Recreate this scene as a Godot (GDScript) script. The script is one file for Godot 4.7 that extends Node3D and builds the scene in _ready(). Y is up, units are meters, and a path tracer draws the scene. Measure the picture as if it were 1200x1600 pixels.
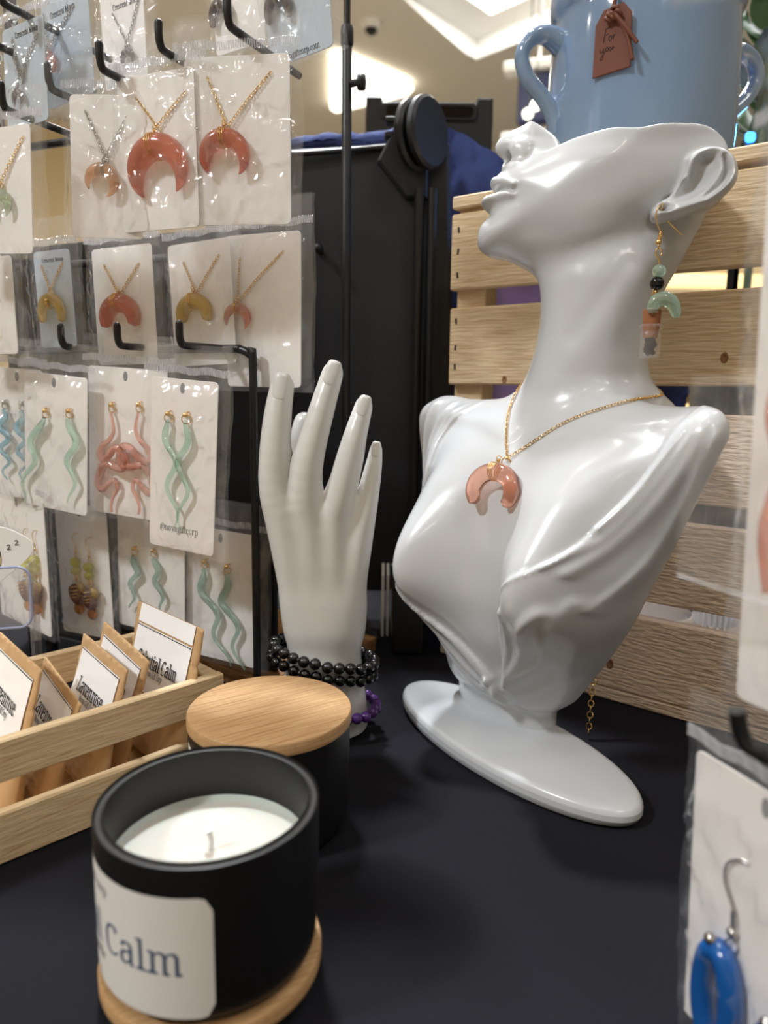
extends Node3D
# A jewellery stall table: white display bust, white display hand, candles, tea sachets and racks of carded jewellery in a shopping hall.

const T = Vector3.ZERO
const CAM_Y := 0.2235
const HO := Vector3(0.126, 0.2235, -0.459)      # the head's own frame: along the face, up, towards its left ear
const HA := Vector3(-0.975031, 0, -0.222068)
const HN := Vector3(-0.222068, 0, 0.975031)
const TC := Vector3(0.078, 0, -0.4265)          # the torso's own frame
const TU := Vector3(0.559193, 0, 0.829038)
const TN := Vector3(-0.829038, 0, 0.559193)
var used := {}
var M := {}
var rng := RandomNumberGenerator.new()

# ------------------------------------------------------------------ naming
func numbered(n: String) -> String:
	var k: int = used.get(n, 0)
	used[n] = k + 1
	return n if k == 0 else "%s_%03d" % [n, k]

func thing(called: String, label: String, category: String, at := Vector3.ZERO, group := "") -> Node3D:
	var o := Node3D.new()
	o.name = numbered(called)
	add_child(o)
	o.position = at
	tag(o, label, category, group)
	return o

func tag(o: Node3D, label: String, category: String, group := "") -> void:
	o.set_meta("label", label)
	o.set_meta("category", category)
	if group != "":
		o.set_meta("group", group)

func put(called: String, mesh: Mesh, mat: Material, parent: Node = null, xf := Transform3D.IDENTITY) -> MeshInstance3D:
	var o := MeshInstance3D.new()
	o.name = numbered(called) if parent == null else called
	o.mesh = mesh
	o.material_override = mat
	o.transform = xf
	if parent == null:
		add_child(o, true)
	else:
		parent.add_child(o, true)
	return o

func struct(called: String, mesh: Mesh, mat: Material, label := "", xf := Transform3D.IDENTITY) -> MeshInstance3D:
	var o := put(called, mesh, mat, null, xf)
	o.set_meta("kind", "structure")
	if label != "":
		o.set_meta("label", label)
	return o

# ------------------------------------------------------------------ mesh helpers (a,b,c counter-clockwise seen from outside)
func st() -> SurfaceTool:
	var s := SurfaceTool.new()
	s.begin(Mesh.PRIMITIVE_TRIANGLES)
	return s

func tri(s: SurfaceTool, a: Vector3, b: Vector3, c: Vector3) -> void:
	s.add_vertex(a)
	s.add_vertex(c)
	s.add_vertex(b)

func quad(s: SurfaceTool, a: Vector3, b: Vector3, c: Vector3, d: Vector3) -> void:
	tri(s, a, b, c)
	tri(s, a, c, d)

func done(s: SurfaceTool) -> ArrayMesh:
	s.generate_normals()
	return s.commit()

func box(s: SurfaceTool, size: Vector3, xf := Transform3D.IDENTITY, bev := 0.001) -> void:
	s.set_smooth_group(-1)
	var h := size * 0.5
	var b := minf(bev, minf(h.x, minf(h.y, h.z)) * 0.9)
	var pts := {}
	for sx in [-1, 1]:
		for sy in [-1, 1]:
			for sz in [-1, 1]:
				var k := Vector3i(sx, sy, sz)
				pts[[k, 0]] = xf * Vector3(sx * h.x, sy * (h.y - b), sz * (h.z - b))
				pts[[k, 1]] = xf * Vector3(sx * (h.x - b), sy * h.y, sz * (h.z - b))
				pts[[k, 2]] = xf * Vector3(sx * (h.x - b), sy * (h.y - b), sz * h.z)
	var cen := xf.origin
	for ax in 3:
		var u := (ax + 1) % 3
		var v := (ax + 2) % 3
		for sg in [-1, 1]:
			var q := []
			for p in [[-1, -1], [1, -1], [1, 1], [-1, 1]]:
				var k := Vector3i()
				k[ax] = sg
				k[u] = p[0]
				k[v] = p[1]
				q.append(pts[[k, ax]])
			face(s, q, cen)
		for su in [-1, 1]:
			for sv in [-1, 1]:
				var k0 := Vector3i()
				var k1 := Vector3i()
				k0[ax] = -1
				k1[ax] = 1
				k0[u] = su
				k1[u] = su
				k0[v] = sv
				k1[v] = sv
				face(s, [pts[[k0, u]], pts[[k1, u]], pts[[k1, v]], pts[[k0, v]]], cen)
	for sx in [-1, 1]:
		for sy in [-1, 1]:
			for sz in [-1, 1]:
				var k := Vector3i(sx, sy, sz)
				face(s, [pts[[k, 0]], pts[[k, 1]], pts[[k, 2]]], cen)

func face(s: SurfaceTool, q: Array, cen: Vector3) -> void:
	var n: Vector3 = (q[1] - q[0]).cross(q[2] - q[0])
	if n.dot((q[0] + q[1] + q[2]) / 3.0 - cen) < 0:
		q.reverse()
	for i in range(1, q.size() - 1):
		tri(s, q[0], q[i], q[i + 1])

func box_mesh(size: Vector3, bev := 0.001, xf := Transform3D.IDENTITY) -> ArrayMesh:
	var s := st()
	box(s, size, xf, bev)
	return done(s)

# profile: (radius, height) from the lower end outwards and round, outside on the right
func lathe(s: SurfaceTool, prof: Array, seg := 48, xf := Transform3D.IDENTITY, sx := 1.0, sz := 1.0) -> void:
	var g := 0
	for i in prof.size() - 1:
		if i > 0:
			var d0: Vector2 = (prof[i] - prof[i - 1]).normalized()
			var d1: Vector2 = (prof[i + 1] - prof[i]).normalized()
			if d0.dot(d1) < 0.72:
				g += 1
		s.set_smooth_group(g)
		for k in seg:
			var t0 := TAU * k / seg
			var t1 := TAU * (k + 1) / seg
			var p := []
			for q in [[i, t0], [i, t1], [i + 1, t1], [i + 1, t0]]:
				var r: Vector2 = prof[q[0]]
				p.append(xf * Vector3(r.x * cos(q[1]) * sx, r.y, -r.x * sin(q[1]) * sz))
			if prof[i].x > 1e-6:
				tri(s, p[0], p[1], p[2])
			if prof[i + 1].x > 1e-6:
				tri(s, p[0], p[2], p[3])

func lathe_mesh(prof: Array, seg := 48, xf := Transform3D.IDENTITY) -> ArrayMesh:
	var s := st()
	lathe(s, prof, seg, xf)
	return done(s)

func ball(s: SurfaceTool, c: Vector3, r: float, seg := 14, sc := Vector3.ONE) -> void:
	var prof := []
	var n := seg / 2
	for i in n + 1:
		var a := -PI / 2 + PI * i / n
		prof.append(Vector2(maxf(r * cos(a), 0.0), r * sin(a)))
	prof[0].x = 0
	prof[n].x = 0
	lathe(s, prof, seg, Transform3D(Basis.from_scale(sc), c))

# tube along points; rad is one radius or one for each point
func tube(s: SurfaceTool, pts: Array, rad, seg := 8, closed := false, flat := 1.0, up := Vector3(0.0123, 0.03, 1)) -> void:
	s.set_smooth_group(0)
	var n := pts.size()
	var rings := []
	var side := Vector3.ZERO
	for i in n:
		var a: Vector3 = pts[(i - 1 + n) % n] if (closed or i > 0) else pts[i]
		var b: Vector3 = pts[(i + 1) % n] if (closed or i < n - 1) else pts[i]
		var d := (b - a).normalized()
		if side == Vector3.ZERO:
			side = (up - d * up.dot(d)).normalized()
			if side.length() < 0.5:
				side = d.cross(Vector3.RIGHT).normalized()
		else:
			side = (side - d * side.dot(d)).normalized()
		var w := d.cross(side)
		var r: float = rad[i] if rad is Array else rad
		var ring := []
		for k in seg:
			var t := TAU * k / seg
			ring.append(pts[i] + side * (cos(t) * r * flat) + w * (sin(t) * r))
		rings.append(ring)
	var m := n if closed else n - 1
	for i in m:
		var A: Array = rings[i]
		var B: Array = rings[(i + 1) % n]
		for k in seg:
			var k2 := (k + 1) % seg
			quad(s, A[k], A[k2], B[k2], B[k])
	if not closed:
		s.set_smooth_group(1)
		for k in seg:
			tri(s, pts[0], rings[0][(k + 1) % seg], rings[0][k])
			tri(s, pts[n - 1], rings[n - 1][k], rings[n - 1][(k + 1) % seg])

func ring(s: SurfaceTool, c: Vector3, r: float, w: float, basis := Basis.IDENTITY, sx := 1.0, n := 12, seg := 5) -> void:
	var pts := []
	for i in n:
		var t := TAU * i / n
		pts.append(c + basis * Vector3(cos(t) * r * sx, sin(t) * r, 0))
	tube(s, pts, w, seg, true)

func chain(s: SurfaceTool, pts: Array, link := 0.0017, w := 0.00022) -> void:
	var left := 0.0
	var flip := 0
	for i in pts.size() - 1:
		var a: Vector3 = pts[i]
		var b: Vector3 = pts[i + 1]
		var L := a.distance_to(b)
		var d := (b - a) / L
		var x := d
		var y := d.cross(Vector3(0.2, 0.1, 1)).normalized()
		var z := x.cross(y)
		var p := left
		while p < L:
			var bs := Basis(x, y, z) if flip % 2 == 0 else Basis(x, z, -y)
			bs = bs.rotated(d, 0.5)
			ring(s, a + d * p, link * 0.5, w, bs, 1.25, 8, 4)
			flip += 1
			p += link
		left = p - L

func smooth_path(pts: Array, n := 6, closed := false) -> Array:
	var out := []
	var m := pts.size()
	var last := m if closed else m - 1
	for i in last:
		var p0 = pts[(i - 1 + m) % m] if (closed or i > 0) else pts[0]
		var p1 = pts[i]
		var p2 = pts[(i + 1) % m]
		var p3 = pts[(i + 2) % m] if (closed or i + 2 < m) else pts[m - 1]
		for k in n:
			out.append(p1.cubic_interpolate(p2, p0, p3, float(k) / n))
	if not closed:
		out.append(pts[m - 1])
	return out

# flat outline (counter-clockwise seen from +z) given a thickness, with a chamfer
func prism(s: SurfaceTool, poly: Array, z0: float, z1: float, bev := 0.0, xf := Transform3D.IDENTITY, smooth := false) -> void:
	var n := poly.size()
	var ins := []
	for i in n:
		var a: Vector2 = (poly[i] - poly[(i - 1 + n) % n]).normalized()
		var b: Vector2 = (poly[(i + 1) % n] - poly[i]).normalized()
		var nn := Vector2(-(a.y + b.y), a.x + b.x).normalized()
		var k := maxf(0.35, nn.dot(Vector2(-b.y, b.x)))
		ins.append(poly[i] + nn * (bev / k))
	var rings := []
	if bev > 0:
		rings = [[ins, z0], [poly, z0 + bev], [poly, z1 - bev], [ins, z1]]
	else:
		rings = [[poly, z0], [poly, z1]]
	s.set_smooth_group(0 if smooth else -1)
	for r in rings.size() - 1:
		for i in n:
			var j := (i + 1) % n
			var A: Vector2 = rings[r][0][i]
			var B: Vector2 = rings[r][0][j]
			var C: Vector2 = rings[r + 1][0][j]
			var D: Vector2 = rings[r + 1][0][i]
			quad(s, xf * Vector3(A.x, A.y, rings[r][1]), xf * Vector3(B.x, B.y, rings[r][1]), xf * Vector3(C.x, C.y, rings[r + 1][1]), xf * Vector3(D.x, D.y, rings[r + 1][1]))
	var pv := PackedVector2Array(ins if bev > 0 else poly)
	var idx := Geometry2D.triangulate_polygon(pv)
	s.set_smooth_group(-1)
	for i in range(0, idx.size(), 3):
		var a := pv[idx[i]]
		var b := pv[idx[i + 1]]
		var c := pv[idx[i + 2]]
		if (b - a).cross(c - a) < 0:
			var t := b
			b = c
			c = t
		tri(s, xf * Vector3(a.x, a.y, z1), xf * Vector3(b.x, b.y, z1), xf * Vector3(c.x, c.y, z1))
		tri(s, xf * Vector3(a.x, a.y, z0), xf * Vector3(c.x, c.y, z0), xf * Vector3(b.x, b.y, z0))

func round_rect(w: float, h: float, r: float, n := 5) -> Array:
	var out := []
	for q in [[1, 1, 0.0], [-1, 1, PI / 2], [-1, -1, PI], [1, -1, PI * 1.5]]:
		for i in n + 1:
			var t: float = q[2] + PI / 2 * i / n
			out.append(Vector2(q[0] * (w / 2 - r) + r * cos(t), q[1] * (h / 2 - r) + r * sin(t)))
	return out

# grid surface from a function of (u, v) in 0..1; u x v towards the outside
func sheet(s: SurfaceTool, nu: int, nv: int, f: Callable, uvs := false) -> void:
	s.set_smooth_group(0)
	var p := []
	for j in nv + 1:
		for i in nu + 1:
			p.append(f.call(float(i) / nu, float(j) / nv))
	for j in nv:
		for i in nu:
			var a := j * (nu + 1) + i
			for t in [[a, a + 1, a + nu + 2], [a, a + nu + 2, a + nu + 1]]:
				for k in [t[0], t[2], t[1]]:
					if uvs:
						s.set_uv(Vector2(float(k % (nu + 1)) / nu, 1.0 - float(k / (nu + 1)) / nv))
					s.add_vertex(p[k])

func ss(a: float, b: float, x: float) -> float:
	return smoothstep(a, b, x) if a < b else 1.0 - smoothstep(b, a, x)

var luts := {}
func tab(t: Array, x: float) -> float:   # table [x0, y0, x1, y1, ...] with rising x (mm), smoothed
	var l = luts.get(t.hash() if t.size() < 3 else t[0] * 7.31 + t[1] * 131.7 + t[3] * 17.3 + t[5] * 3.7)
	if l == null:
		l = []
		for i in int(t[t.size() - 2] - t[0]) + 2:
			var xx: float = t[0] + i
			var y: float = t[t.size() - 1]
			for q in range(2, t.size(), 2):
				if xx <= t[q]:
					y = lerpf(t[q - 1], t[q + 1], (xx - t[q - 2]) / (t[q] - t[q - 2]))
					break
			l.append(y)
		for pass_ in 40:
			var o: Array = l.duplicate()
			for i in range(1, l.size() - 1):
				o[i] = (l[i - 1] + l[i] * 2.0 + l[i + 1]) * 0.25
			l = o
		l = PackedFloat32Array(l)
		luts[t[0] * 7.31 + t[1] * 131.7 + t[3] * 17.3 + t[5] * 3.7] = l
	var k := clampf(x - t[0], 0.0, l.size() - 1.001)
	var j := int(k)
	return lerpf(l[j], l[j + 1], k - j)

func smin(a: float, b: float, k: float) -> float:
	var h := maxf(k - absf(a - b), 0.0) / k
	return minf(a, b) - h * h * k * 0.25

func smax(a: float, b: float, k: float) -> float:
	var h := maxf(k - absf(a - b), 0.0) / k
	return maxf(a, b) + h * h * k * 0.25

func seg2(p: Vector2, a: Vector2, b: Vector2) -> float:
	var d := b - a
	return p.distance_to(a + d * clampf((p - a).dot(d) / maxf(d.length_squared(), 1e-12), 0.0, 1.0))

func poly_d(p: Vector2, l: Array) -> float:
	var m := 1e9
	for i in l.size() - 1:
		m = minf(m, seg2(p, l[i], l[i + 1]))
	return m

# ------------------------------------------------------------------ surface nets
func nets(f: Callable, lo: Vector3, hi: Vector3, c: float, ek := 0.4, m := 4) -> Array:
	var nx := int(ceil((hi.x - lo.x) / c / m)) * m
	var ny := int(ceil((hi.y - lo.y) / c / m)) * m
	var nz := int(ceil((hi.z - lo.z) / c / m)) * m
	var W := nx + 1
	var WH := W * (ny + 1)
	var val := PackedFloat32Array()
	val.resize(WH * (nz + 1))
	val.fill(1e9)
	var vid := PackedInt32Array()
	vid.resize(val.size())
	vid.fill(-1)
	var act := []
	var reach := c * m * 1.35
	for K in nz / m:
		for J in ny / m:
			for I in nx / m:
				var cen := lo + Vector3(I + 0.5, J + 0.5, K + 0.5) * (c * m)
				if absf(f.call(cen)) > reach:
					continue
				act.append(Vector3i(I * m, J * m, K * m))
				for k in m + 1:
					for j in m + 1:
						for i in m + 1:
							var x := I * m + i
							var y := J * m + j
							var z := K * m + k
							var id := x + y * W + z * WH
							if val[id] > 1e8:
								val[id] = f.call(lo + Vector3(x, y, z) * c)
	var vs := PackedVector3Array()
	var ns := PackedVector3Array()
	var e := c * ek
	var corner := [0, 1, W, W + 1, WH, WH + 1, WH + W, WH + W + 1]
	var edges := [[0, 1], [2, 3], [4, 5], [6, 7], [0, 2], [1, 3], [4, 6], [5, 7], [0, 4], [1, 5], [2, 6], [3, 7]]
	for a in act:
		for k in m:
			for j in m:
				for i in m:
					var id: int = a.x + i + (a.y + j) * W + (a.z + k) * WH
					var neg := 0
					for o in corner:
						if val[id + o] < 0:
							neg += 1
					if neg == 0 or neg == 8:
						continue
					var sum := Vector3.ZERO
					var cnt := 0
					for eg in edges:
						var v0: float = val[id + corner[eg[0]]]
						var v1: float = val[id + corner[eg[1]]]
						if (v0 < 0) != (v1 < 0):
							var t := v0 / (v0 - v1)
							var q0 := Vector3(eg[0] & 1, (eg[0] >> 1) & 1, (eg[0] >> 2) & 1)
							var q1 := Vector3(eg[1] & 1, (eg[1] >> 1) & 1, (eg[1] >> 2) & 1)
							sum += q0.lerp(q1, t)
							cnt += 1
					var p: Vector3 = lo + (Vector3(a.x + i, a.y + j, a.z + k) + sum / cnt) * c
					var f1: float = f.call(p + Vector3(e, -e, -e))
					var f2: float = f.call(p + Vector3(-e, -e, e))
					var f3: float = f.call(p + Vector3(-e, e, -e))
					var f4: float = f.call(p + Vector3(e, e, e))
					var g := Vector3(f1 - f2 - f3 + f4, -f1 - f2 + f3 + f4, -f1 + f2 - f3 + f4) / (4.0 * e)
					var gl := maxf(g.length(), 0.3)
					var n := g.normalized()
					p -= n * clampf((f1 + f2 + f3 + f4) * 0.25 / gl, -c * 0.5, c * 0.5)
					vid[id] = vs.size()
					vs.append(p)
					ns.append(n)
	var ix := PackedInt32Array()
	for a in act:
		for k in m:
			for j in m:
				for i in m:
					if a.x + i == 0 or a.y + j == 0 or a.z + k == 0:
						continue
					var id: int = a.x + i + (a.y + j) * W + (a.z + k) * WH
					for ax in 3:
						var st1: int = [1, W, WH][ax]
						var u: int = [W, WH, 1][ax]
						var v: int = [WH, 1, W][ax]
						if (val[id] < 0) == (val[id + st1] < 0) or val[id + st1] > 1e8:
							continue
						var q := [vid[id - u - v], vid[id - v], vid[id], vid[id - u]]
						if q.min() < 0:
							continue
						for t in [[q[0], q[1], q[2]], [q[0], q[2], q[3]]]:
							var nn := (vs[t[1]] - vs[t[0]]).cross(vs[t[2]] - vs[t[0]])
							if nn.dot(ns[t[0]] + ns[t[1]] + ns[t[2]]) < 0:
								ix.append_array([t[0], t[1], t[2]])
							else:
								ix.append_array([t[0], t[2], t[1]])
	return [vs, ns, ix]

func merged(parts: Array) -> ArrayMesh:
	var vs := PackedVector3Array()
	var ns := PackedVector3Array()
	var ix := PackedInt32Array()
	for p in parts:
		var k := vs.size()
		vs.append_array(p[0])
		ns.append_array(p[1])
		for i in p[2]:
			ix.append(i + k)
	var arr := []
	arr.resize(Mesh.ARRAY_MAX)
	arr[Mesh.ARRAY_VERTEX] = vs
	arr[Mesh.ARRAY_NORMAL] = ns
	arr[Mesh.ARRAY_INDEX] = ix
	var am := ArrayMesh.new()
	am.add_surface_from_arrays(Mesh.PRIMITIVE_TRIANGLES, arr)
	return am

# a field sampled on a grid, read back by bilinear interpolation
class Field:
	var a0: float
	var b0: float
	var st: float
	var n: int
	var m: int
	var v := PackedFloat32Array()
	func _init(x0: float, x1: float, y0: float, y1: float, step: float) -> void:
		a0 = x0
		b0 = y0
		st = step
		n = int(ceil((x1 - x0) / step)) + 1
		m = int(ceil((y1 - y0) / step)) + 1
		v.resize(n * m)
	func fill(f: Callable) -> void:
		for j in m:
			for i in n:
				v[j * n + i] = f.call(Vector2(a0 + i * st, b0 + j * st))
	func blurred(passes: int) -> PackedFloat32Array:
		var w := v.duplicate()
		for q in passes:
			var o := w.duplicate()
			for j in range(1, m - 1):
				for i in range(1, n - 1):
					var k := j * n + i
					o[k] = (w[k] * 4 + (w[k - 1] + w[k + 1] + w[k - n] + w[k + n]) * 2 + w[k - n - 1] + w[k - n + 1] + w[k + n - 1] + w[k + n + 1]) / 16.0
			w = o
		return w
	func at(a: float, b: float) -> float:
		var x := clampf((a - a0) / st, 0.0, n - 1.001)
		var y := clampf((b - b0) / st, 0.0, m - 1.001)
		var i := int(x)
		var j := int(y)
		x -= i
		y -= j
		var k := j * n + i
		return (v[k] * (1 - x) + v[k + 1] * x) * (1 - y) + (v[k + n] * (1 - x) + v[k + n + 1] * x) * y

# ------------------------------------------------------------------ materials
func mat(name: String, col: Color, rough := 0.5, metal := 0.0, spec := 0.5) -> StandardMaterial3D:
	var m := StandardMaterial3D.new()
	m.resource_name = name
	m.albedo_color = col
	m.roughness = rough
	m.metallic = metal
	m.metallic_specular = spec
	M[name] = m
	return m

func noise_tex(freq: float, w: int, h: int, sd: int, ramp: Array, oct := 4, normal := false, type := FastNoiseLite.TYPE_SIMPLEX_SMOOTH) -> NoiseTexture2D:
	var n := FastNoiseLite.new()
	n.noise_type = type
	n.frequency = freq
	n.seed = sd
	n.fractal_octaves = oct
	var t := NoiseTexture2D.new()
	t.width = w
	t.height = h
	t.seamless = true
	t.noise = n
	t.as_normal_map = normal
	if ramp.size():
		var g := Gradient.new()
		g.offsets = PackedFloat32Array(ramp[0])
		g.colors = PackedColorArray(ramp[1])
		t.color_ramp = g
	return t

func ridge_tex() -> NoiseTexture2D:
	var n := FastNoiseLite.new()
	n.noise_type = FastNoiseLite.TYPE_SIMPLEX
	n.fractal_type = FastNoiseLite.FRACTAL_RIDGED
	n.fractal_octaves = 3
	n.frequency = 0.006
	n.domain_warp_enabled = true
	n.domain_warp_amplitude = 40.0
	n.domain_warp_frequency = 0.008
	n.seed = 8
	var t := NoiseTexture2D.new()
	t.width = 512
	t.height = 512
	t.seamless = true
	t.noise = n
	return t

func wood(name: String, cols: Array, sc: Vector3, sd: int, rough := 0.55, bump := 0.05, freq := 0.02) -> StandardMaterial3D:
	var m := mat(name, Color.WHITE, rough)
	m.albedo_texture = noise_tex(freq, 512, 512, sd, [[0.0, 0.35, 0.5, 0.62, 1.0], cols], 5)
	m.heightmap_enabled = true
	m.heightmap_texture = noise_tex(freq * 1.7, 512, 512, sd + 7, [], 4)
	m.heightmap_scale = bump
	m.uv1_triplanar = true
	m.uv1_scale = sc
	return m

func glassy(name: String, col: Color, rough := 0.08, ior := 0.05) -> StandardMaterial3D:
	var m := mat(name, col, rough)
	m.refraction_enabled = true
	m.refraction_scale = ior
	return m

func materials() -> void:
	var gp := mat("gloss_white", Color(0.79, 0.797, 0.808), 0.26, 0.0, 0.5)
	gp.clearcoat_enabled = true
	gp.clearcoat = 0.25
	gp.clearcoat_roughness = 0.1
	mat("hand_white", Color(0.835, 0.83, 0.815), 0.26)
	mat("black_metal", Color(0.07, 0.07, 0.078), 0.38)
	mat("black_plastic", Color(0.065, 0.065, 0.075), 0.45)
	mat("black_board", Color(0.065, 0.066, 0.08), 0.5)
	mat("jar_black", Color(0.07, 0.069, 0.07), 0.42)
	mat("gold", Color(0.94, 0.79, 0.53), 0.22, 1.0)
	mat("silver", Color(0.75, 0.74, 0.73), 0.22, 1.0)
	mat("wax", Color(0.79, 0.775, 0.735), 0.45).subsurf_scatter_enabled = true
	M.wax.subsurf_scatter_strength = 0.3
	mat("card", Color(0.965, 0.945, 0.93), 0.7)
	mat("card_blue", Color(0.75, 0.79, 0.83), 0.7)
	mat("paper", Color(0.97, 0.97, 0.975), 0.75)
	mat("label_paper", Color(0.92, 0.905, 0.88), 0.6)
	mat("ink", Color(0.07, 0.07, 0.08), 0.8)
	mat("ink_blue", Color(0.27, 0.34, 0.45), 0.8)
	mat("ink_grey", Color(0.52, 0.52, 0.53), 0.8)
	mat("hematite", Color(0.3, 0.3, 0.31), 0.14, 0.9)
	mat("onyx", Color(0.03, 0.03, 0.035), 0.06)
	mat("amethyst", Color(0.3, 0.16, 0.42), 0.12)
	glassy("jade", Color(0.84, 0.96, 0.9, 0.2), 0.12)
	glassy("resin_orange", Color(1.0, 0.71, 0.6, 0.2), 0.12)
	glassy("resin_rust", Color(0.95, 0.6, 0.5, 0.25), 0.14)
	glassy("resin_peach", Color(1.0, 0.82, 0.66, 0.2), 0.14)
	glassy("resin_yellow", Color(0.95, 0.82, 0.5, 0.35), 0.2)
	glassy("resin_green", Color(0.84, 0.96, 0.9, 0.1), 0.12)
	glassy("resin_pale", Color(0.9, 0.97, 0.88, 0.15), 0.12)
	glassy("resin_sea", Color(0.76, 0.87, 0.82, 0.2), 0.15)
	glassy("resin_pink", Color(1.0, 0.8, 0.74, 0.2), 0.12)
	glassy("resin_blue", Color(0.72, 0.88, 0.94, 0.2), 0.12)
	glassy("resin_amber", Color(0.9, 0.62, 0.3, 0.2), 0.1)
	glassy("resin_brown", Color(0.62, 0.42, 0.33, 0.35), 0.15)
	glassy("resin_lemon", Color(0.93, 0.92, 0.55, 0.25), 0.12)
	mat("pendant_grey", Color(0.4, 0.36, 0.35), 0.3)
	glassy("vial_glass", Color(0.97, 0.98, 0.97, 0.02), 0.02)
	mat("resin_cobalt", Color(0.1, 0.34, 0.62), 0.15)
	mat("cork", Color(0.6, 0.38, 0.24), 0.85)
	mat("leather", Color(0.43, 0.24, 0.17), 0.7)
	mat("kraft", Color(0.79, 0.645, 0.47), 0.75)
	M.kraft.heightmap_enabled = true
	M.kraft.heightmap_texture = noise_tex(0.012, 256, 256, 5, [], 3)
	M.kraft.heightmap_scale = 0.12
	M.kraft.uv1_triplanar = true
	M.kraft.uv1_scale = Vector3.ONE * 14
	var mug := mat("glaze_blue", Color(0.5, 0.59, 0.7), 0.1)
	mug.clearcoat_enabled = true
	mug.clearcoat = 0.8
	mug.clearcoat_roughness = 0.03
	mug.albedo_texture = noise_tex(0.01, 256, 256, 12, [[0.0, 1.0], [Color(0.93, 0.95, 0.97), Color(1, 1, 1)]], 3)
	var cl := mat("tablecloth", Color(0.125, 0.125, 0.138), 0.95, 0.0, 0.25)
	cl.heightmap_enabled = true
	cl.heightmap_texture = noise_tex(0.35, 512, 512, 21, [], 3)
	cl.heightmap_scale = 0.03
	cl.albedo_texture = noise_tex(0.3, 512, 512, 22, [[0.0, 0.55, 1.0], [Color(0.7, 0.7, 0.72), Color(0.95, 0.95, 1), Color(1, 1, 1)]], 3)
	cl.uv1_triplanar = true
	cl.uv1_scale = Vector3.ONE * 9
	var bc := mat("blue_cloth", Color(0.2, 0.255, 0.46), 0.9)
	bc.rim_enabled = true
	bc.rim = 0.4
	var film := mat("film", Color(0.97, 0.98, 1.0, 0.05), 0.05)
	film.transparency = BaseMaterial3D.TRANSPARENCY_ALPHA
	film.heightmap_enabled = true
	film.heightmap_texture = ridge_tex()
	film.heightmap_scale = 0.06
	film.uv1_triplanar = true
	film.uv1_scale = Vector3(11, 8, 11)
	var seal := mat("film_seal", Color(0.95, 0.95, 0.97, 0.3), 0.12)
	seal.transparency = BaseMaterial3D.TRANSPARENCY_ALPHA
	var ac := mat("acrylic", Color(0.86, 0.89, 0.97, 0.1), 0.05)
	ac.transparency = BaseMaterial3D.TRANSPARENCY_ALPHA
	wood("pine", [Color(0.8, 0.69, 0.54), Color(0.86, 0.76, 0.61), Color(0.88, 0.78, 0.64), Color(0.85, 0.74, 0.59), Color(0.77, 0.64, 0.48)], Vector3(1.8, 20, 20), 3, 0.6, 0.05)
	wood("pine_dark", [Color(0.86, 0.76, 0.66), Color(0.92, 0.83, 0.73), Color(0.94, 0.85, 0.76), Color(0.91, 0.81, 0.72), Color(0.84, 0.74, 0.63)], Vector3(3.5, 20, 20), 9, 0.6, 0.11)
	wood("ply", [Color(0.78, 0.66, 0.5), Color(0.86, 0.76, 0.6), Color(0.88, 0.78, 0.63), Color(0.85, 0.74, 0.58), Color(0.78, 0.65, 0.48)], Vector3(2.2, 22, 22), 15, 0.6, 0.03)
	wood("bamboo", [Color(0.58, 0.4, 0.23), Color(0.76, 0.58, 0.38), Color(0.88, 0.73, 0.54), Color(0.8, 0.63, 0.44), Color(0.62, 0.44, 0.26)], Vector3(0.9, 52, 52), 31, 0.5, 0.01, 0.035)
	M.bamboo.albedo_color = Color(0.93, 0.93, 0.93)
	wood("walnut", [Color(0.45, 0.3, 0.17), Color(0.62, 0.45, 0.28), Color(0.7, 0.53, 0.34), Color(0.58, 0.41, 0.25), Color(0.42, 0.28, 0.15)], Vector3(2, 14, 14), 44, 0.5, 0.03)
	mat("wall_beige", Color(0.9, 0.82, 0.66), 0.9)
	mat("ceiling_paint", Color(0.86, 0.84, 0.8), 0.9)
	mat("coffer_paint", Color(0.96, 0.955, 0.94), 0.9)
	mat("floor_tile", Color(0.72, 0.69, 0.64), 0.35)
	mat("navy", Color(0.1, 0.13, 0.3), 0.6)
	mat("lilac", Color(0.6, 0.5, 0.7), 0.7)
	mat("leaf", Color(0.2, 0.32, 0.16), 0.45)
	mat("leaf_grey", Color(0.42, 0.47, 0.42), 0.55)
	mat("nail_metal", Color(0.2, 0.16, 0.14), 0.5, 0.7)
	mat("knot", Color(0.55, 0.38, 0.24), 0.7)
	mat("shelf_cream", Color(0.75, 0.66, 0.5), 0.6)
	emit("lamp_white", Color(1.0, 0.97, 0.9), 5.0)
	emit("lamp_sky", Color(1.0, 0.98, 0.9), 4.0)
	emit("lamp_warm", Color(1.0, 0.88, 0.62), 1.5)
	emit("lamp_blue", Color(0.25, 0.6, 1.0), 2.2)

func emit(name: String, c: Color, e: float) -> void:
	var m := mat(name, c, 0.6)
	m.emission_enabled = true
	m.emission = c
	m.emission_energy_multiplier = e

# ------------------------------------------------------------------ lettering
func text_mesh(t: String, size: float, bold := false, font := "Droid Serif", depth := 0.00015) -> TextMesh:
	var f := SystemFont.new()
	f.font_names = PackedStringArray([font])
	f.font_weight = 700 if bold else 400
	var m := TextMesh.new()
	m.text = t
	m.font = f
	m.font_size = 24
	m.pixel_size = size / 24.0
	m.depth = depth
	m.curve_step = 3.0
	return m

func letters(called: String, t: String, size: float, m: Material, parent: Node, at: Vector3, squeeze := 0.8, bold := false, font := "Droid Serif") -> MeshInstance3D:
	return put(called, text_mesh(t, size, bold, font), m, parent, Transform3D(Basis.from_scale(Vector3(squeeze, 1, 1)), at))

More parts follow.
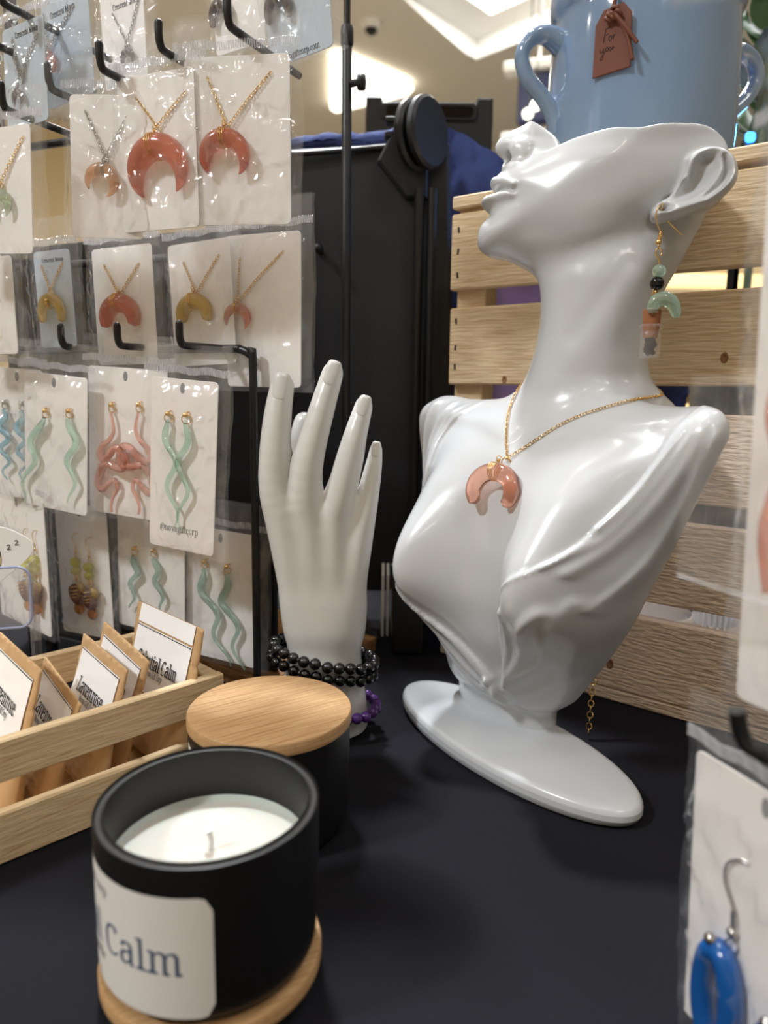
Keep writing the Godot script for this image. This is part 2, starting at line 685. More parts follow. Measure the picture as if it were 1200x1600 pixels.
# ================================================================== the scene
func _ready() -> void:
	rng.seed = 11
	camera_and_light()
	materials()
	hall()
	table()
	bust()
	worn_jewellery()
	display_hand()
	crate()
	mug()
	candles()
	sachets()
	behind()
	rack()
	stickers()
	near_side()

func camera_and_light() -> void:
	var cam := Camera3D.new()
	cam.name = "camera"
	add_child(cam)
	cam.position = Vector3(0, CAM_Y, 0)
	cam.basis = Basis(Vector3.RIGHT, deg_to_rad(-9.75)) * Basis(Vector3.BACK, deg_to_rad(0.8))
	cam.near = 0.01
	cam.far = 60.0
	var at := CameraAttributesPhysical.new()
	at.frustum_focal_length = 17.1
	at.frustum_focus_distance = 0.42
	at.frustum_near = 0.01
	at.frustum_far = 60.0
	at.exposure_aperture = 4.6
	cam.attributes = at
	cam.current = true
	var we := WorldEnvironment.new()
	we.name = "world_environment"
	var e := Environment.new()
	e.background_mode = Environment.BG_COLOR
	e.background_color = Color(0.55, 0.55, 0.57)
	e.tonemap_mode = Environment.TONE_MAPPER_LINEAR
	e.tonemap_exposure = 0.715
	e.sdfgi_enabled = true
	e.ssao_enabled = true
	e.ssil_enabled = true
	we.environment = e
	add_child(we)
	# ceiling panels of the hall: [centre, size, energy]
	for L in LAMPS:
		var l := AreaLight3D.new()
		l.name = "panel_light"
		l.area_size = Vector2(L[1], L[1])
		l.light_energy = L[2] * 0.2
		l.light_color = L[3]
		l.area_range = 30.0
		l.shadow_enabled = true
		add_child(l, true)
		l.position = L[0] - Vector3(0, 0.03, 0)
		l.rotation = Vector3(-PI / 2, 0, 0)

const LAMPS := [
	[Vector3(-2.5, 2.9, 0.9), 0.4, 84.0, Color(0.96, 0.98, 1), "high to the left of the jewellery rack"],
	[Vector3(-0.4, 2.9, -1.45), 0.2, 80.0, Color(0.96, 0.98, 1), "above the black trolley"],
	[Vector3(1.7, 2.9, -1.6), 0.45, 22.0, Color(0.97, 0.98, 1), "above the crate and the blue pot"],
	[Vector3(-0.6, 2.9, -3.6), 0.7, 100.0, Color(1, 0.97, 0.92), "far behind the black trolley"],
	[Vector3(1.2, 2.9, 1.6), 0.6, 14.0, Color(0.97, 0.98, 1), "behind the viewer"],
	[Vector3(-0.9, 2.9, 1.7), 0.16, 3.5, Color(1, 0.97, 0.92), "small, behind the viewer to the left"],
	[Vector3(-1.6, 2.9, -0.4), 0.16, 3.5, Color(1, 0.97, 0.92), "small, above the carded necklaces"],
	[Vector3(2.6, 2.9, 0.5), 0.16, 3.5, Color(1, 0.97, 0.92), "small, far to the right of the stall"],
	[Vector3(0.4, 2.9, 2.9), 0.16, 3.5, Color(1, 0.97, 0.92), "small, far behind the viewer"],
	[Vector3(-2.2, 2.9, 3.0), 0.16, 3.5, Color(1, 0.97, 0.92), "small, far behind the viewer at the left wall"],
	[Vector3(-4.0, 2.9, -0.6), 0.16, 3.5, Color(1, 0.97, 0.92), "small, far to the left of the stall"],
	[Vector3(-3.6, 2.9, 2.2), 0.16, 3.5, Color(1, 0.97, 0.92), "small, in the front left corner of the hall"],
	[Vector3(0.2, 2.9, 0.6), 0.16, 3.5, Color(1, 0.97, 0.92), "small, right above the viewer"],
]

# ------------------------------------------------------------------ the hall round the stall
func hall() -> void:
	var y0 := -0.8
	var y1 := 3.0
	struct("floor", box_mesh(Vector3(20, 0.2, 24), 0.01, Transform3D(Basis(), Vector3(2, y0 - 0.1, -5))), M.floor_tile)
	# the ceiling with its square raised coffer left open
	var cx0 := -0.35
	var s := st()
	var hole := [Vector2(-0.168, 5.857), Vector2(0.73, 6.866), Vector2(2.2, 5.27), Vector2(1.3, 4.26)]
	var outer := [Vector2(-8, 17), Vector2(-8, -7), Vector2(12, -7), Vector2(12, 17)]
	# four strips round the hole, given thickness
	for k in 4:
		var a: Vector2 = outer[k]
		var b: Vector2 = outer[(k + 1) % 4]
		var c: Vector2 = hole[[1, 0, 3, 2][(k + 1) % 4]]
		var d: Vector2 = hole[[1, 0, 3, 2][k]]
		var top := []
		var low := []
		for q in [a, b, c, d]:
			top.append(Vector3(q.x, y1 + 0.12, -q.y))
			low.append(Vector3(q.x, y1, -q.y))
		s.set_smooth_group(-1)
		var cen := Vector3.ZERO
		for q in top + low:
			cen += q / 8.0
		face(s, top.duplicate(), cen)
		face(s, low.duplicate(), cen)
		for i in 4:
			face(s, [top[i], top[(i + 1) % 4], low[(i + 1) % 4], low[i]], cen)
	struct("ceiling", done(s), M.ceiling_paint)
	# the coffer: a white stepped well with a skylight at its top
	s = st()
	for k in 4:
		var a: Vector2 = hole[k]
		var b: Vector2 = hole[(k + 1) % 4]
		var mid: Vector2 = (hole[0] + hole[1] + hole[2] + hole[3]) / 4.0
		var steps := [[0.97, 0.0], [0.97, 0.16], [0.72, 0.2], [0.72, 0.42], [0.6, 0.46]]
		s.set_smooth_group(-1)
		for i in steps.size() - 1:
			var p := []
			for q in [[a, i], [b, i], [b, i + 1], [a, i + 1]]:
				var w: Vector2 = mid + (q[0] - mid) * steps[q[1]][0]
				p.append(Vector3(w.x, y1 + steps[q[1]][1], -w.y))
			face(s, p, Vector3(mid.x, y1 + 4.0, -mid.y) if absf(p[0].y - p[2].y) < 0.1 else Vector3(mid.x, 0, -mid.y) + (Vector3(a.x + b.x, 0, -a.y - b.y) * 0.5 - Vector3(mid.x, 0, -mid.y)) * 3.0 + Vector3(0, y1, 0))
	struct("trim_1", done(s), M.coffer_paint, "white stepped ceiling coffer")
	s = st()
	var mid2: Vector2 = (hole[0] + hole[1] + hole[2] + hole[3]) / 4.0
	var pl := []
	for k in 4:
		var w: Vector2 = mid2 + (hole[k] - mid2) * 0.61
		pl.append(Vector2(w.x, -w.y))
	if (pl[1] - pl[0]).cross(pl[2] - pl[0]) < 0:
		pl.reverse()
	prism(s, pl, 0.0, 0.03, 0.0, Transform3D(Basis(Vector3.RIGHT, Vector3.BACK, Vector3.DOWN), Vector3(0, y1 + 0.49, 0)))
	var sky := put("skylight_panel", done(s), M.lamp_sky)
	var sl := AreaLight3D.new()
	sl.name = "skylight_glow"
	sl.area_size = Vector2(0.9, 0.9)
	sl.light_energy = 9.0
	sl.area_range = 30.0
	sl.shadow_enabled = true
	add_child(sl)
	sl.position = Vector3(mid2.x, y1 + 0.42, -mid2.y)
	sl.rotation = Vector3(-PI / 2, 0, 0)
	tag(sky, "bright skylight at the top of the white ceiling coffer", "skylight")
	# walls
	struct("wall_back", box_mesh(Vector3(20, 4.2, 0.2), 0.01, Transform3D(Basis(), Vector3(2, y0 + 2.1, -16.1))), M.wall_beige)
	struct("wall_left", box_mesh(Vector3(0.2, 4.2, 24), 0.01, Transform3D(Basis(Vector3.UP, 0.0), Vector3(-7.1, y0 + 2.1, -5))), M.wall_beige)
	struct("wall_right", box_mesh(Vector3(0.2, 4.2, 24), 0.01, Transform3D(Basis(), Vector3(11.1, y0 + 2.1, -5))), M.wall_beige)
	struct("wall_front", box_mesh(Vector3(20, 4.2, 0.2), 0.01, Transform3D(Basis(), Vector3(2, y0 + 2.1, 6.1))), M.wall_beige)
	# near shopfront wall seen at the upper left
	struct("wall_shopfront", box_mesh(Vector3(6.4, 3.9, 0.2), 0.01, Transform3D(Basis(Vector3.UP, 0.4), Vector3(-2.6, 1.05, -8.9))), M.wall_beige)
	# lamp panels in the ceiling
	for L in LAMPS:
		var o := put("ceiling_lamp", box_mesh(Vector3(L[1], 0.02, L[1]), 0.004), M.lamp_white, null, Transform3D(Basis(), L[0] + Vector3(0, 0.06, 0)))
		tag(o, "square white ceiling lamp panel " + L[4], "lamp", "ceiling lamp panels over the stall")
	# the rounded three-cornered light panel
	var q := smooth_path([Vector2(-0.497, -6.65), Vector2(-0.413, -6.66), Vector2(0.178, -7.22), Vector2(0.215, -7.34), Vector2(0.174, -7.46), Vector2(-0.541, -7.934), Vector2(-0.588, -7.835)], 1, true)
	s = st()
	if Geometry2D.is_polygon_clockwise(PackedVector2Array(q)):
		q.reverse()
	prism(s, q, 0.0, 0.03, 0.005, Transform3D(Basis(Vector3.RIGHT, Vector3.BACK, Vector3.DOWN), Vector3(0, y1 - 0.033, 0)))
	tag(put("light_panel", done(s), M.lamp_white), "glowing white rounded light panel on the beige ceiling beyond the black pole", "light panel")
	var l := AreaLight3D.new()
	l.name = "light_panel_glow"
	l.area_size = Vector2(0.6, 0.6)
	l.light_energy = 26.0
	l.area_range = 30.0
	l.shadow_enabled = true
	add_child(l)
	l.position = Vector3(-0.2, y1 - 0.06, -7.3)
	l.rotation = Vector3(-PI / 2, 0, 0)
	# dome camera
	var dc := thing("dome_camera", "small round security dome camera on the beige ceiling", "camera", Vector3(-0.152, y1, -6.2))
	put("housing", lathe_mesh([Vector2(0, -0.05), Vector2(0.06, -0.05), Vector2(0.085, -0.02), Vector2(0.085, 0), Vector2(0, 0)], 24), M.coffer_paint, dc)
	s = st()
	ball(s, Vector3(0, -0.05, 0), 0.05, 16)
	put("dome", done(s), M.onyx, dc)
	# navy sign band, distant shop lights, warm shelf lights seen through the crate
	var nb := thing("sign_band", "dark navy shop sign band beside the blue mug handle", "sign", Vector3(1.45, 2.15, -5.2))
	put("panel", box_mesh(Vector3(1.2, 0.3, 0.1), 0.01, Transform3D(Basis(Vector3.UP, -0.3), T)), M.navy, nb)
	put("lower_rail", box_mesh(Vector3(1.3, 0.1, 0.14), 0.01, Transform3D(Basis(Vector3.UP, -0.3), Vector3(-0.05, -0.26, 0))), M.coffer_paint, nb)
	put("upper_rail", box_mesh(Vector3(1.3, 0.06, 0.14), 0.01, Transform3D(Basis(Vector3.UP, -0.3), Vector3(-0.05, 0.2, 0))), M.coffer_paint, nb)
	for x in [-0.5, 0.5]:
		put("hanger_rod", box_mesh(Vector3(0.02, 0.68, 0.02), 0.003, Transform3D(Basis(), Vector3(x * 0.9, 0.51, x * 0.28))), M.coffer_paint, nb)
	var k := 0
	for p in [Vector3(0.703, 1.6, -4.0), Vector3(0.74, 1.64, -4.0)]:
		s = st()
		ball(s, T, 0.025, 12)
		var b := thing("spot_lamp", ["small round shop lamp, lower of two behind the mug handle", "small round shop lamp, upper of two behind the mug handle"][k], "lamp", p)
		put("globe", done(s), M.lamp_white, b)
		put("cord", box_mesh(Vector3(0.006, y1 - p.y - 0.02, 0.006), 0.001, Transform3D(Basis(), Vector3(0, (y1 - p.y + 0.02) / 2, 0))), M.black_plastic, b)
		k += 1
	k = 0
	for row in [[Vector3(1.2, 0.565, -2.4), 0.8, 0.07], [Vector3(1.25, 0.36, -2.4), 0.8, 0.03], [Vector3(1.2, 0.17, -2.4), 0.8, 0.035]]:
		var sh := thing("shop_shelf", ["far cream shop shelf with a strip lamp, upper one seen through the crate", "far cream shop shelf with a strip lamp, middle one seen through the crate", "far cream shop shelf with a strip lamp, lowest one seen through the crate"][k], "shelf", row[0])
		put("board", box_mesh(Vector3(row[1], 0.05, 0.3), 0.005, Transform3D(Basis(), Vector3(0, -0.05, -0.1))), M.shelf_cream, sh)
		put("strip_lamp", box_mesh(Vector3(row[1] * 0.9, row[2] * 0.6, 0.03), 0.005), M.lamp_warm, sh)
		put("back_panel", box_mesh(Vector3(row[1], 0.13, 0.02), 0.003, Transform3D(Basis(), Vector3(0, 0.03, -0.25))), M.shelf_cream, sh)
		k += 1

func table() -> void:
	# a trestle table under a black cloth that falls to the floor
	var s := st()
	box(s, Vector3(1.9, 0.03, 1.0), Transform3D(Basis(), Vector3(0.1, -0.0155, -0.42)), 0.004)
	for q in [[Vector3(0.1, -0.41, 0.082), Vector3(1.9, 0.77, 0.006)], [Vector3(0.1, -0.41, -0.922), Vector3(1.9, 0.77, 0.006)], [Vector3(-0.852, -0.41, -0.42), Vector3(0.006, 0.77, 1.0)], [Vector3(1.052, -0.41, -0.42), Vector3(0.006, 0.77, 1.0)]]:
		box(s, q[1], Transform3D(Basis(), q[0]), 0.001)
	tag(put("table", done(s), M.tablecloth), "stall table under a black cloth that everything stands on", "table")

# ------------------------------------------------------------------ the bust
const NOSE := [24.0, 143.0, 28.7, 148.3, 34.9, 152.9, 42.2, 157.1, 46.7, 155.1, 56.3, 151.2, 60.8, 148.0, 62.9, 145.2, 63.4, 142.4, 62.0, 139.5, 59.1, 137.1, 57.5, 134.8, 56.5, 131.2]
const PROF := [18.0, 170.0, 26.0, 156.0, 36.0, 147.0, 46.0, 139.0, 53.0, 134.0, 57.3, 131.2, 58.8, 128.3, 61.8, 126.2, 64.2, 124.9, 64.7, 122.3, 63.4, 118.2, 62.9, 116.7, 66.9, 114.7, 69.6, 111.8, 69.5, 109.6, 67.6, 105.9, 66.2, 103.8, 68.2, 100.5, 70.4, 97.2, 71.4, 92.3, 71.5, 88.2, 70.1, 84.5, 65.6, 81.4, 59.3, 79.5, 51.8, 77.4, 42.9, 73.7, 25, 71, 5, 74, -15, 81, -30, 90, -48, 98]
const EAR := [-41.0, 116.6, -42.4, 121.9, -48.3, 124.5, -55.3, 123.7, -60.8, 120.0, -64.3, 114.6, -65.0, 107.4, -61.5, 101.4, -54.2, 96.4, -45.5, 93.1, -36.7, 90.7, -28.7, 90.2, -25.6, 92.8, -26.3, 96.5, -29.6, 100.1, -34.0, 102.6, -38.1, 108.6]
var hd: Field
var hn: Field
var hrelief: Field
var ed: Field
var erelief: Field
var th: Field
const RIM := [-64.0, 124.1, -63.7, 127.6, -60.7, 131.6, -55.1, 135.9, -49.7, 138.7, -43.5, 139.7, -36.5, 139.5, -27.5, 140.7, -22.3, 138.9, -16.9, 138.1, -11.5, 138.6, -5.1, 140.6, 1.4, 140.5, 10.3, 139.0, 18.2, 138.5, 24.4, 136.3, 28.0, 134.3, 40.0, 134.0]
const NF := [-20.0, 52.0, -3.0, 42.0, 9.6, 37.6, 26.0, 33.4, 39.0, 31.6, 52.0, 31.5, 60.0, 32.7, 70.0, 34.0, 90.0, 34.0, 130.0, 33.0]
const NB := [-20.0, -62.0, -4.0, -46.0, 2.0, -38.0, 12.0, -34.0, 23.0, -32.0, 37.0, -33.0, 48.0, -35.2, 59.0, -39.6, 69.0, -44.7, 82.0, -51.0, 93.0, -56.2, 103.5, -61.0, 130.0, -62.0]
const SW := [0.0, 36.0, 20.0, 44.0, 36.0, 51.0, 55.0, 58.0, 73.0, 65.0, 95.0, 74.0, 120.0, 80.0, 164.0, 97.0, 194.0, 108.0, 206.0, 113.0, 212.0, 114.0, 225.0, 112.0]
const SC := [0.0, -30.0, 36.0, -24.0, 70.0, -11.0, 105.0, -3.0, 130.0, 0.0, 240.0, 0.0]
const DC := [0.0, -3.0, 20.0, 0.0, 35.0, 5.0, 50.0, 12.0, 75.0, 20.0, 100.0, 22.0, 130.0, 21.0, 165.0, 16.0, 185.0, 6.0, 200.0, -8.0, 215.0, -24.0, 230.0, -38.0]
const NE := [0.0, -20.0, 30.0, -16.0, 60.0, -14.0, 120.0, -17.0, 200.0, -22.0, 230.0, -30.0]
const TOP := [0.0, 222.0, 38.0, 220.0, 60.0, 216.0, 80.0, 216.0, 95.0, 219.5, 104.0, 218.5, 112.0, 213.0, 120.0, 205.0]
const NKR := [30.0, 20.0, 47.0, 19.0, 67.0, 17.0, 96.0, 17.5, 112.7, 24.5, 127.0, 43.0, 137.0, 60.0, 157.0, 70.0, 171.0, 78.0, 186.5, 85.0, 215.6, 92.0, 240.0, 95.0]
const NKL := [30.0, 14.0, 50.0, 10.0, 60.0, -2.0, 75.0, -25.0, 90.0, -44.0, 105.0, -57.0, 125.0, -65.0, 145.0, -70.0, 170.0, -74.0, 190.0, -74.0, 215.0, -62.0, 240.0, -55.0]
# folds of the drape: width, height, then points (all mm)
const FOLDS := [
	[3.6, 3.6, 14, 42, 30, 66, 47, 92, 60, 110], [3.2, 3.2, 16, 42, 40, 68, 58, 92, 68, 115], [2.8, 3.0, 13, 44, 22, 66, 28, 88, 33, 104], [3.0, 1.6, 20, 38, 42, 55, 54, 75], [2.4, 1.4, 17, 46, 33, 78, 40, 96],
	[2.6, 2.8, 12, 42, -8, 58, -30, 76, -52, 100], [2.6, 2.4, 12, 38, -14, 50, -38, 70, -60, 98], [2.2, 2.0, 12, 46, -6, 66, -28, 86, -44, 102], [2.4, 1.6, 8, 34, -18, 43, -36, 58, -50, 75],
	[3.4, 2.4, -100, 213, -96, 185, -90, 155, -80, 125, -72, 98], [3.0, 2.0, -86, 214, -86, 190, -84, 165, -78, 135, -70, 110], [2.6, 1.8, -75, 213, -80, 185, -79, 160], [3.0, 1.6, -108, 210, -103, 180, -94, 150, -84, 120],
	[2.6, 2.6, 104, 215, 96, 193, 84, 168, 72, 148, 58, 136], [2.4, 2.2, 113, 211, 104, 178, 94, 150, 82, 128, 72, 112], [3.2, 3.0, 108, 214, 100, 190, 88, 165, 76, 145, 66, 132], [2.6, 2.6, 99, 215, 92, 195, 82, 172, 72, 155], [3.0, 2.4, 112, 208, 106, 185, 96, 158, 84, 130, 74, 110],
	[3.0, 3.0, 12, 30, 13, 38, 18, 46, 14, 54], [2.2, 2.2, 8, 36, 3, 42, 9, 50]]

func pts2(l: Array, from := 0) -> Array:
	var o := []
	for i in range(from, l.size(), 2):
		o.append(Vector2(l[i], l[i + 1]) * 0.001)
	return o

func stroke(p: Vector2, l: Array, w: float, amp: float) -> float:
	var d := poly_d(p, l) / w
	return amp * exp(-d * d) if d < 3.0 else 0.0

func blob(p: Vector2, x: float, y: float, rx: float, ry: float, amp: float) -> float:
	var d := pow((p.x * 1000 - x) / rx, 2) + pow((p.y * 1000 - y) / ry, 2)
	return amp * 0.001 * exp(-d) if d < 9 else 0.0

func bust_fields() -> void:
	var prof := smooth_path(pts2(PROF), 3)
	var poly := PackedVector2Array(prof + pts2([-66, 106, -72, 125, -70, 150, -55, 175, 20, 175]))
	hd = Field.new(-0.08, 0.08, 0.06, 0.17, 0.001)
	hd.fill(func(p: Vector2) -> float:
		var d := poly_d(p, prof)
		return d if Geometry2D.is_point_in_polygon(p, poly) else -d)
	var soft := hd.blurred(10)
	for i in hd.v.size():
		hd.v[i] = lerpf(hd.v[i], soft[i], ss(0.0012, 0.007, hd.v[i]))
	var nose := smooth_path(pts2(NOSE), 3)
	var npoly := PackedVector2Array(nose + pts2([40, 120, 15, 130]))
	hn = Field.new(-0.08, 0.08, 0.06, 0.17, 0.001)
	hn.fill(func(p: Vector2) -> float:
		var d := poly_d(p, nose)
		return d if Geometry2D.is_point_in_polygon(p, npoly) else -d)
	soft = hn.blurred(6)
	for i in hn.v.size():
		hn.v[i] = lerpf(hn.v[i], soft[i], ss(0.001, 0.005, hn.v[i]))
	hrelief = Field.new(-0.08, 0.08, 0.06, 0.17, 0.001)
	hrelief.fill(func(p: Vector2) -> float:
		var r := 0.0
		r += stroke(p, pts2([64, 117.2, 58, 117, 50, 113.6]), 0.0013, -0.0028)
		r += stroke(p, pts2([63, 122, 57, 119.8, 51, 116]), 0.0026, 0.0016)
		r += stroke(p, pts2([60, 128, 57.5, 122.6, 50, 117.2]), 0.001, 0.0006)
		r += stroke(p, pts2([68, 112, 59, 112.6, 51, 111.5]), 0.003, 0.002)
		r += stroke(p, pts2([68, 104.5, 60, 106, 50, 108]), 0.0042, -0.0016)
		r += blob(p, 49, 113.5, 2.2, 2.2, -1.2)
		r += stroke(p, pts2([41, 138.5, 41.4, 134, 46, 130.4]), 0.0024, -0.0012)
		r += stroke(p, pts2([58, 131.5, 52, 130, 46, 130.6]), 0.0024, 0.0008)
		r += blob(p, 6, 108, 24, 18, -2.6)
		r += blob(p, 8, 130, 22, 10, 1.0)
		r += blob(p, 60, 92, 11, 11, 1.2)
		r += stroke(p, pts2([60, 84, 20, 82, -14, 90, -26, 97]), 0.006, 0.0008)
		return r)
	var ear := smooth_path(pts2(EAR), 4, true)
	ear.append(ear[0])
	var epoly := PackedVector2Array(ear)
	ed = Field.new(-0.08, -0.01, 0.08, 0.135, 0.0007)
	ed.fill(func(p: Vector2) -> float:
		var d := poly_d(p, ear)
		return -d if Geometry2D.is_point_in_polygon(p, epoly) else d)
	erelief = Field.new(-0.08, -0.01, 0.08, 0.135, 0.0007)
	var helix := smooth_path(pts2([-42, 111, -43, 118, -48.5, 121.6, -55, 121, -60, 117, -62.2, 110, -59.5, 104, -53, 99, -45, 95.8, -37, 93.6, -29, 93]), 3)
	var anti := smooth_path(pts2([-55, 118, -56.5, 112.3, -53.4, 105.4, -46.7, 100.3, -40, 97.4, -36, 97]), 3)
	erelief.fill(func(p: Vector2) -> float:
		var r := 0.0
		r += stroke(p, helix, 0.0023, 0.0046)
		r += stroke(p, anti, 0.002, 0.0034)
		r += blob(p, -45.0, 109.5, 6.0, 7.5, -8.0)
		r += blob(p, -40, 103, 6.0, 4.0, -3.5)
		r += blob(p, -50.5, 118.8, 4.0, 2.2, -5.0)
		r += stroke(p, pts2([-57.5, 118, -60, 111, -57, 104, -50, 98.5]), 0.0012, -0.0018)
		r += stroke(p, pts2([-38.5, 110, -36.5, 106.5, -35, 103.6]), 0.0022, 0.003)
		r += blob(p, -31, 95.7, 2.3, 1.5, -8.0)
		return r)
	var folds := []
	for f in FOLDS:
		folds.append([f[0] * 0.001, f[1] * 0.001, smooth_path(pts2(f, 2), 3)])
	th = Field.new(-0.135, 0.135, -0.01, 0.24, 0.0012)
	th.fill(func(p: Vector2) -> float:
		var t := p.y * 1000.0
		var sc := tab(SC, t) * 0.001
		var x := clampf(absf(p.x - sc) / (tab(SW, t) * 0.001), 0.0, 1.15)
		var pf := Vector2(p.x - sc * 0.5, p.y)
		var ne := tab(NE, t) * 0.001
		ne += 0.011 * ss(0.0, -0.06, p.x) * ss(0.05, 0.14, p.y)
		var h := ne + (tab(DC, t) * 0.001 - ne) * (1.0 - pow(x, 2.4))
		for sg in [-1.0, 1.0]:
			var ds: float = (p.x - sg * 0.05) / (0.027 if p.x * sg > 0.05 else 0.025)
			var dt: float = (p.y - 0.112) / (0.052 if p.y > 0.112 else 0.036)
			h += (0.0365 if sg > 0 else 0.041) * exp(-ds * ds - dt * dt)
		# collar bones and the dip over the breast bone
		h += blob(p, 0, 198, 10, 12, -3.5)
		h += stroke(p, pts2([12, 196, 40, 203, 75, 207]), 0.005, 0.0022) + stroke(p, pts2([-12, 196, -40, 203, -75, 207]), 0.005, 0.0022)
		var kr := pf.x - tab(NKR, t) * 0.001
		var kl := tab(NKL, t) * 0.001 - pf.x
		var on := maxf(ss(-0.001, 0.0024, kr), ss(-0.001, 0.0024, kl))
		h += 0.0018 * on + 0.001 * (exp(-pow((kr - 0.0022) / 0.0022, 2)) + exp(-pow((kl - 0.0026) / 0.0026, 2)))
		for f in folds:
			h += stroke(pf, f[2], f[0] * 1.05, f[1] * 1.2) * (0.25 + 0.75 * on)
		return h)

func head_f(a: float, b: float, c: float) -> float:
	var d := hd.at(a, b)
	var ac := absf(c)
	var R := lerpf(0.019, 0.042, ss(0.045, 0.0, a) * ss(0.135, 0.1, b))
	var f := (ac * ac / (2 * R) - d) / sqrt(1.0 + ac * ac / (R * R))
	var cap := 0.0425 - 0.3 * (0.5 * (a - 0.01) + 0.5 * sqrt((a - 0.01) * (a - 0.01) + 0.0003)) - 0.1 * maxf(0.0, b - 0.125)
	f = smax(f, ac - cap, 0.012)
	# the open top, cut in a wave
	f = smax(f, (b - tab(RIM, a * 1000) * 0.001) * 0.9, 0.0016)
	if a > 0.015 and b > 0.12:
		var rn := lerpf(0.0048, 0.0075, ss(0.147, 0.136, b) * ss(0.058, 0.046, a))
		var fn := (ac * ac / (2 * rn) - hn.at(a, b)) / sqrt(1.0 + ac * ac / (rn * rn))
		fn = smax(fn, 0.127 - b, 0.004)
		fn = smax(fn, 0.024 - a, 0.003)
		f = smin(f, fn, 0.005)
	if a > 0.03 and b > 0.12 and b < 0.15:
		var w := Vector3((a - 0.047) / 0.0066, (b - 0.1376) / 0.0056, (ac - 0.0085) / 0.0036)
		var wl := w.length()
		var wg := Vector3(w.x / 0.0066, w.y / 0.0056, w.z / 0.0036).length()
		f = smin(f, wl * (wl - 1.0) / maxf(wg, 1.0), 0.005)
		var q := Vector3(a - 0.0528, b - 0.1338, ac - 0.0058)
		var e := Vector3((q.x * 0.83 + q.y * 0.55) / 0.0052, (q.y * 0.83 - q.x * 0.55) / 0.0041, q.z / 0.0036)
		var el := e.length()
		var eg := Vector3(e.x / 0.0052, e.y / 0.0041, e.z / 0.0036).length()
		f = smax(f, -el * (el - 1.0) / maxf(eg, 1.0), 0.0022)
	f -= hrelief.at(a, b)
	return smax(f, -a - 0.0625, 0.003)

func bust_f(p: Vector3) -> float:
	var f := 1.0
	var r := p - HO
	var a := r.dot(HA)
	var b := r.y
	var c := r.dot(HN)
	if b > 0.05:
		f = head_f(a, b, c)
		if a < 0.0 and c > 0.015 and b > 0.075:
			var e := ed.at(a, b)
			var ce := 0.0452 - (a + 0.045) * 0.22
			var fe := smax(e, (c - ce - erelief.at(a, b)) * 0.8, 0.003)
			fe = smax(fe, ce - 0.011 - c, 0.002)
			f = smin(f, fe, 0.004)
	if b < 0.13:
		var bm := b * 1000.0
		var x0 := tab(NB, bm) * 0.001
		var x1 := tab(NF, bm) * 0.001
		var ra := (x1 - x0) * 0.5
		var w := 0.033 + 0.00012 * maxf(0.0, 10.0 - bm) - 0.014 * ss(0.06, 0.11, b)
		var da := (a - (x0 + x1) * 0.5) / ra
		var dc := c / w
		var k := sqrt(da * da + dc * dc)
		var fn := (k - 1.0) * minf(ra, w) * 0.95
		# the long neck muscle from the ear to the breast bone
		var g := k * k
		fn = smax(fn, b - 0.112, 0.012)
		if g < 2.0 and c > 0:
			var m := Vector2(a, b)
			fn -= stroke(m, [Vector2(-0.035, 0.08), Vector2(-0.01, 0.045), Vector2(0.02, 0.005)], 0.012, 0.0012) - stroke(m, [Vector2(-0.015, 0.07), Vector2(0.012, 0.03)], 0.006, 0.0008)
		fn = smax(fn, -0.03 - b, 0.004)
		f = smin(f, fn, 0.012)
	if p.y < 0.26:
		var q := p - TC
		var s := q.dot(TU)
		var n := q.dot(TN)
		var t := q.y
		var h := th.at(s, t)
		var hs := (th.at(s + 0.0015, t) - th.at(s - 0.0015, t)) / 0.003
		var ht := (th.at(s, t + 0.0015) - th.at(s, t - 0.0015)) / 0.003
		var g := 1.0 / sqrt(1.0 + hs * hs + ht * ht)
		var top := tab(TOP, (s if s > 0 else -s - 0.004) * 1000.0) * 0.001
		var sc := tab(SC, t * 1000.0) * 0.001
		var back := tab(NE, t * 1000.0) * 0.001 - 0.012 - 0.01 * ss(0.11, 0.03, t) - 0.018 * ss(0.19, 0.215, t) * ss(0.105, 0.06, absf(s))
		var ft := smax((n - h) * g, ((s - sc if s > sc else sc - s - 0.005 * ss(0.13, 0.18, t)) - tab(SW, t * 1000.0) * 0.001) * 0.88, 0.007)
		ft = smax(ft, back - n, 0.006)
		ft = smax(ft, t - top, 0.016)
		ft = smax(ft, 0.028 - t, 0.01)
		f = smin(f, ft, 0.014)
		if t < 0.09:
			var w := 0.041
			var e2 := sqrt(pow((s + 0.029) / w, 2) + pow((n + 0.027) / 0.0225, 2))
			var fs := smax((e2 - 1.0) * 0.0225, t - 0.035, 0.02)
			fs = smax(fs, 0.005 - t, 0.002)
			f = smin(f, fs, 0.012)
	return f

func bust() -> void:
	bust_fields()
	var o := thing("display_bust", "glossy white female display bust with head turned and draped chest on an oval base", "bust", TC)
	var inv := Transform3D(Basis(), -TC)
	var am := merged([nets(bust_f, Vector3(-0.06, 0.003, -0.56), Vector3(0.2, 0.2989, -0.285), 0.0019), nets(bust_f, Vector3(0.02, 0.294, -0.54), Vector3(0.2, 0.395, -0.39), 0.0012)])
	put("body", am, M.gloss_white, o, inv)
	var s := st()
	lathe(s, [Vector2(0, 0), Vector2(0.95, 0), Vector2(0.985, 0.0015), Vector2(1.0, 0.0045), Vector2(0.998, 0.0075), Vector2(0.985, 0.0098), Vector2(0.96, 0.0112), Vector2(0.9, 0.0118), Vector2(0, 0.012)], 72, Transform3D(Basis(TU, Vector3.UP, TN), T), 0.0985, 0.0368)
	put("base", done(s), M.gloss_white, o)

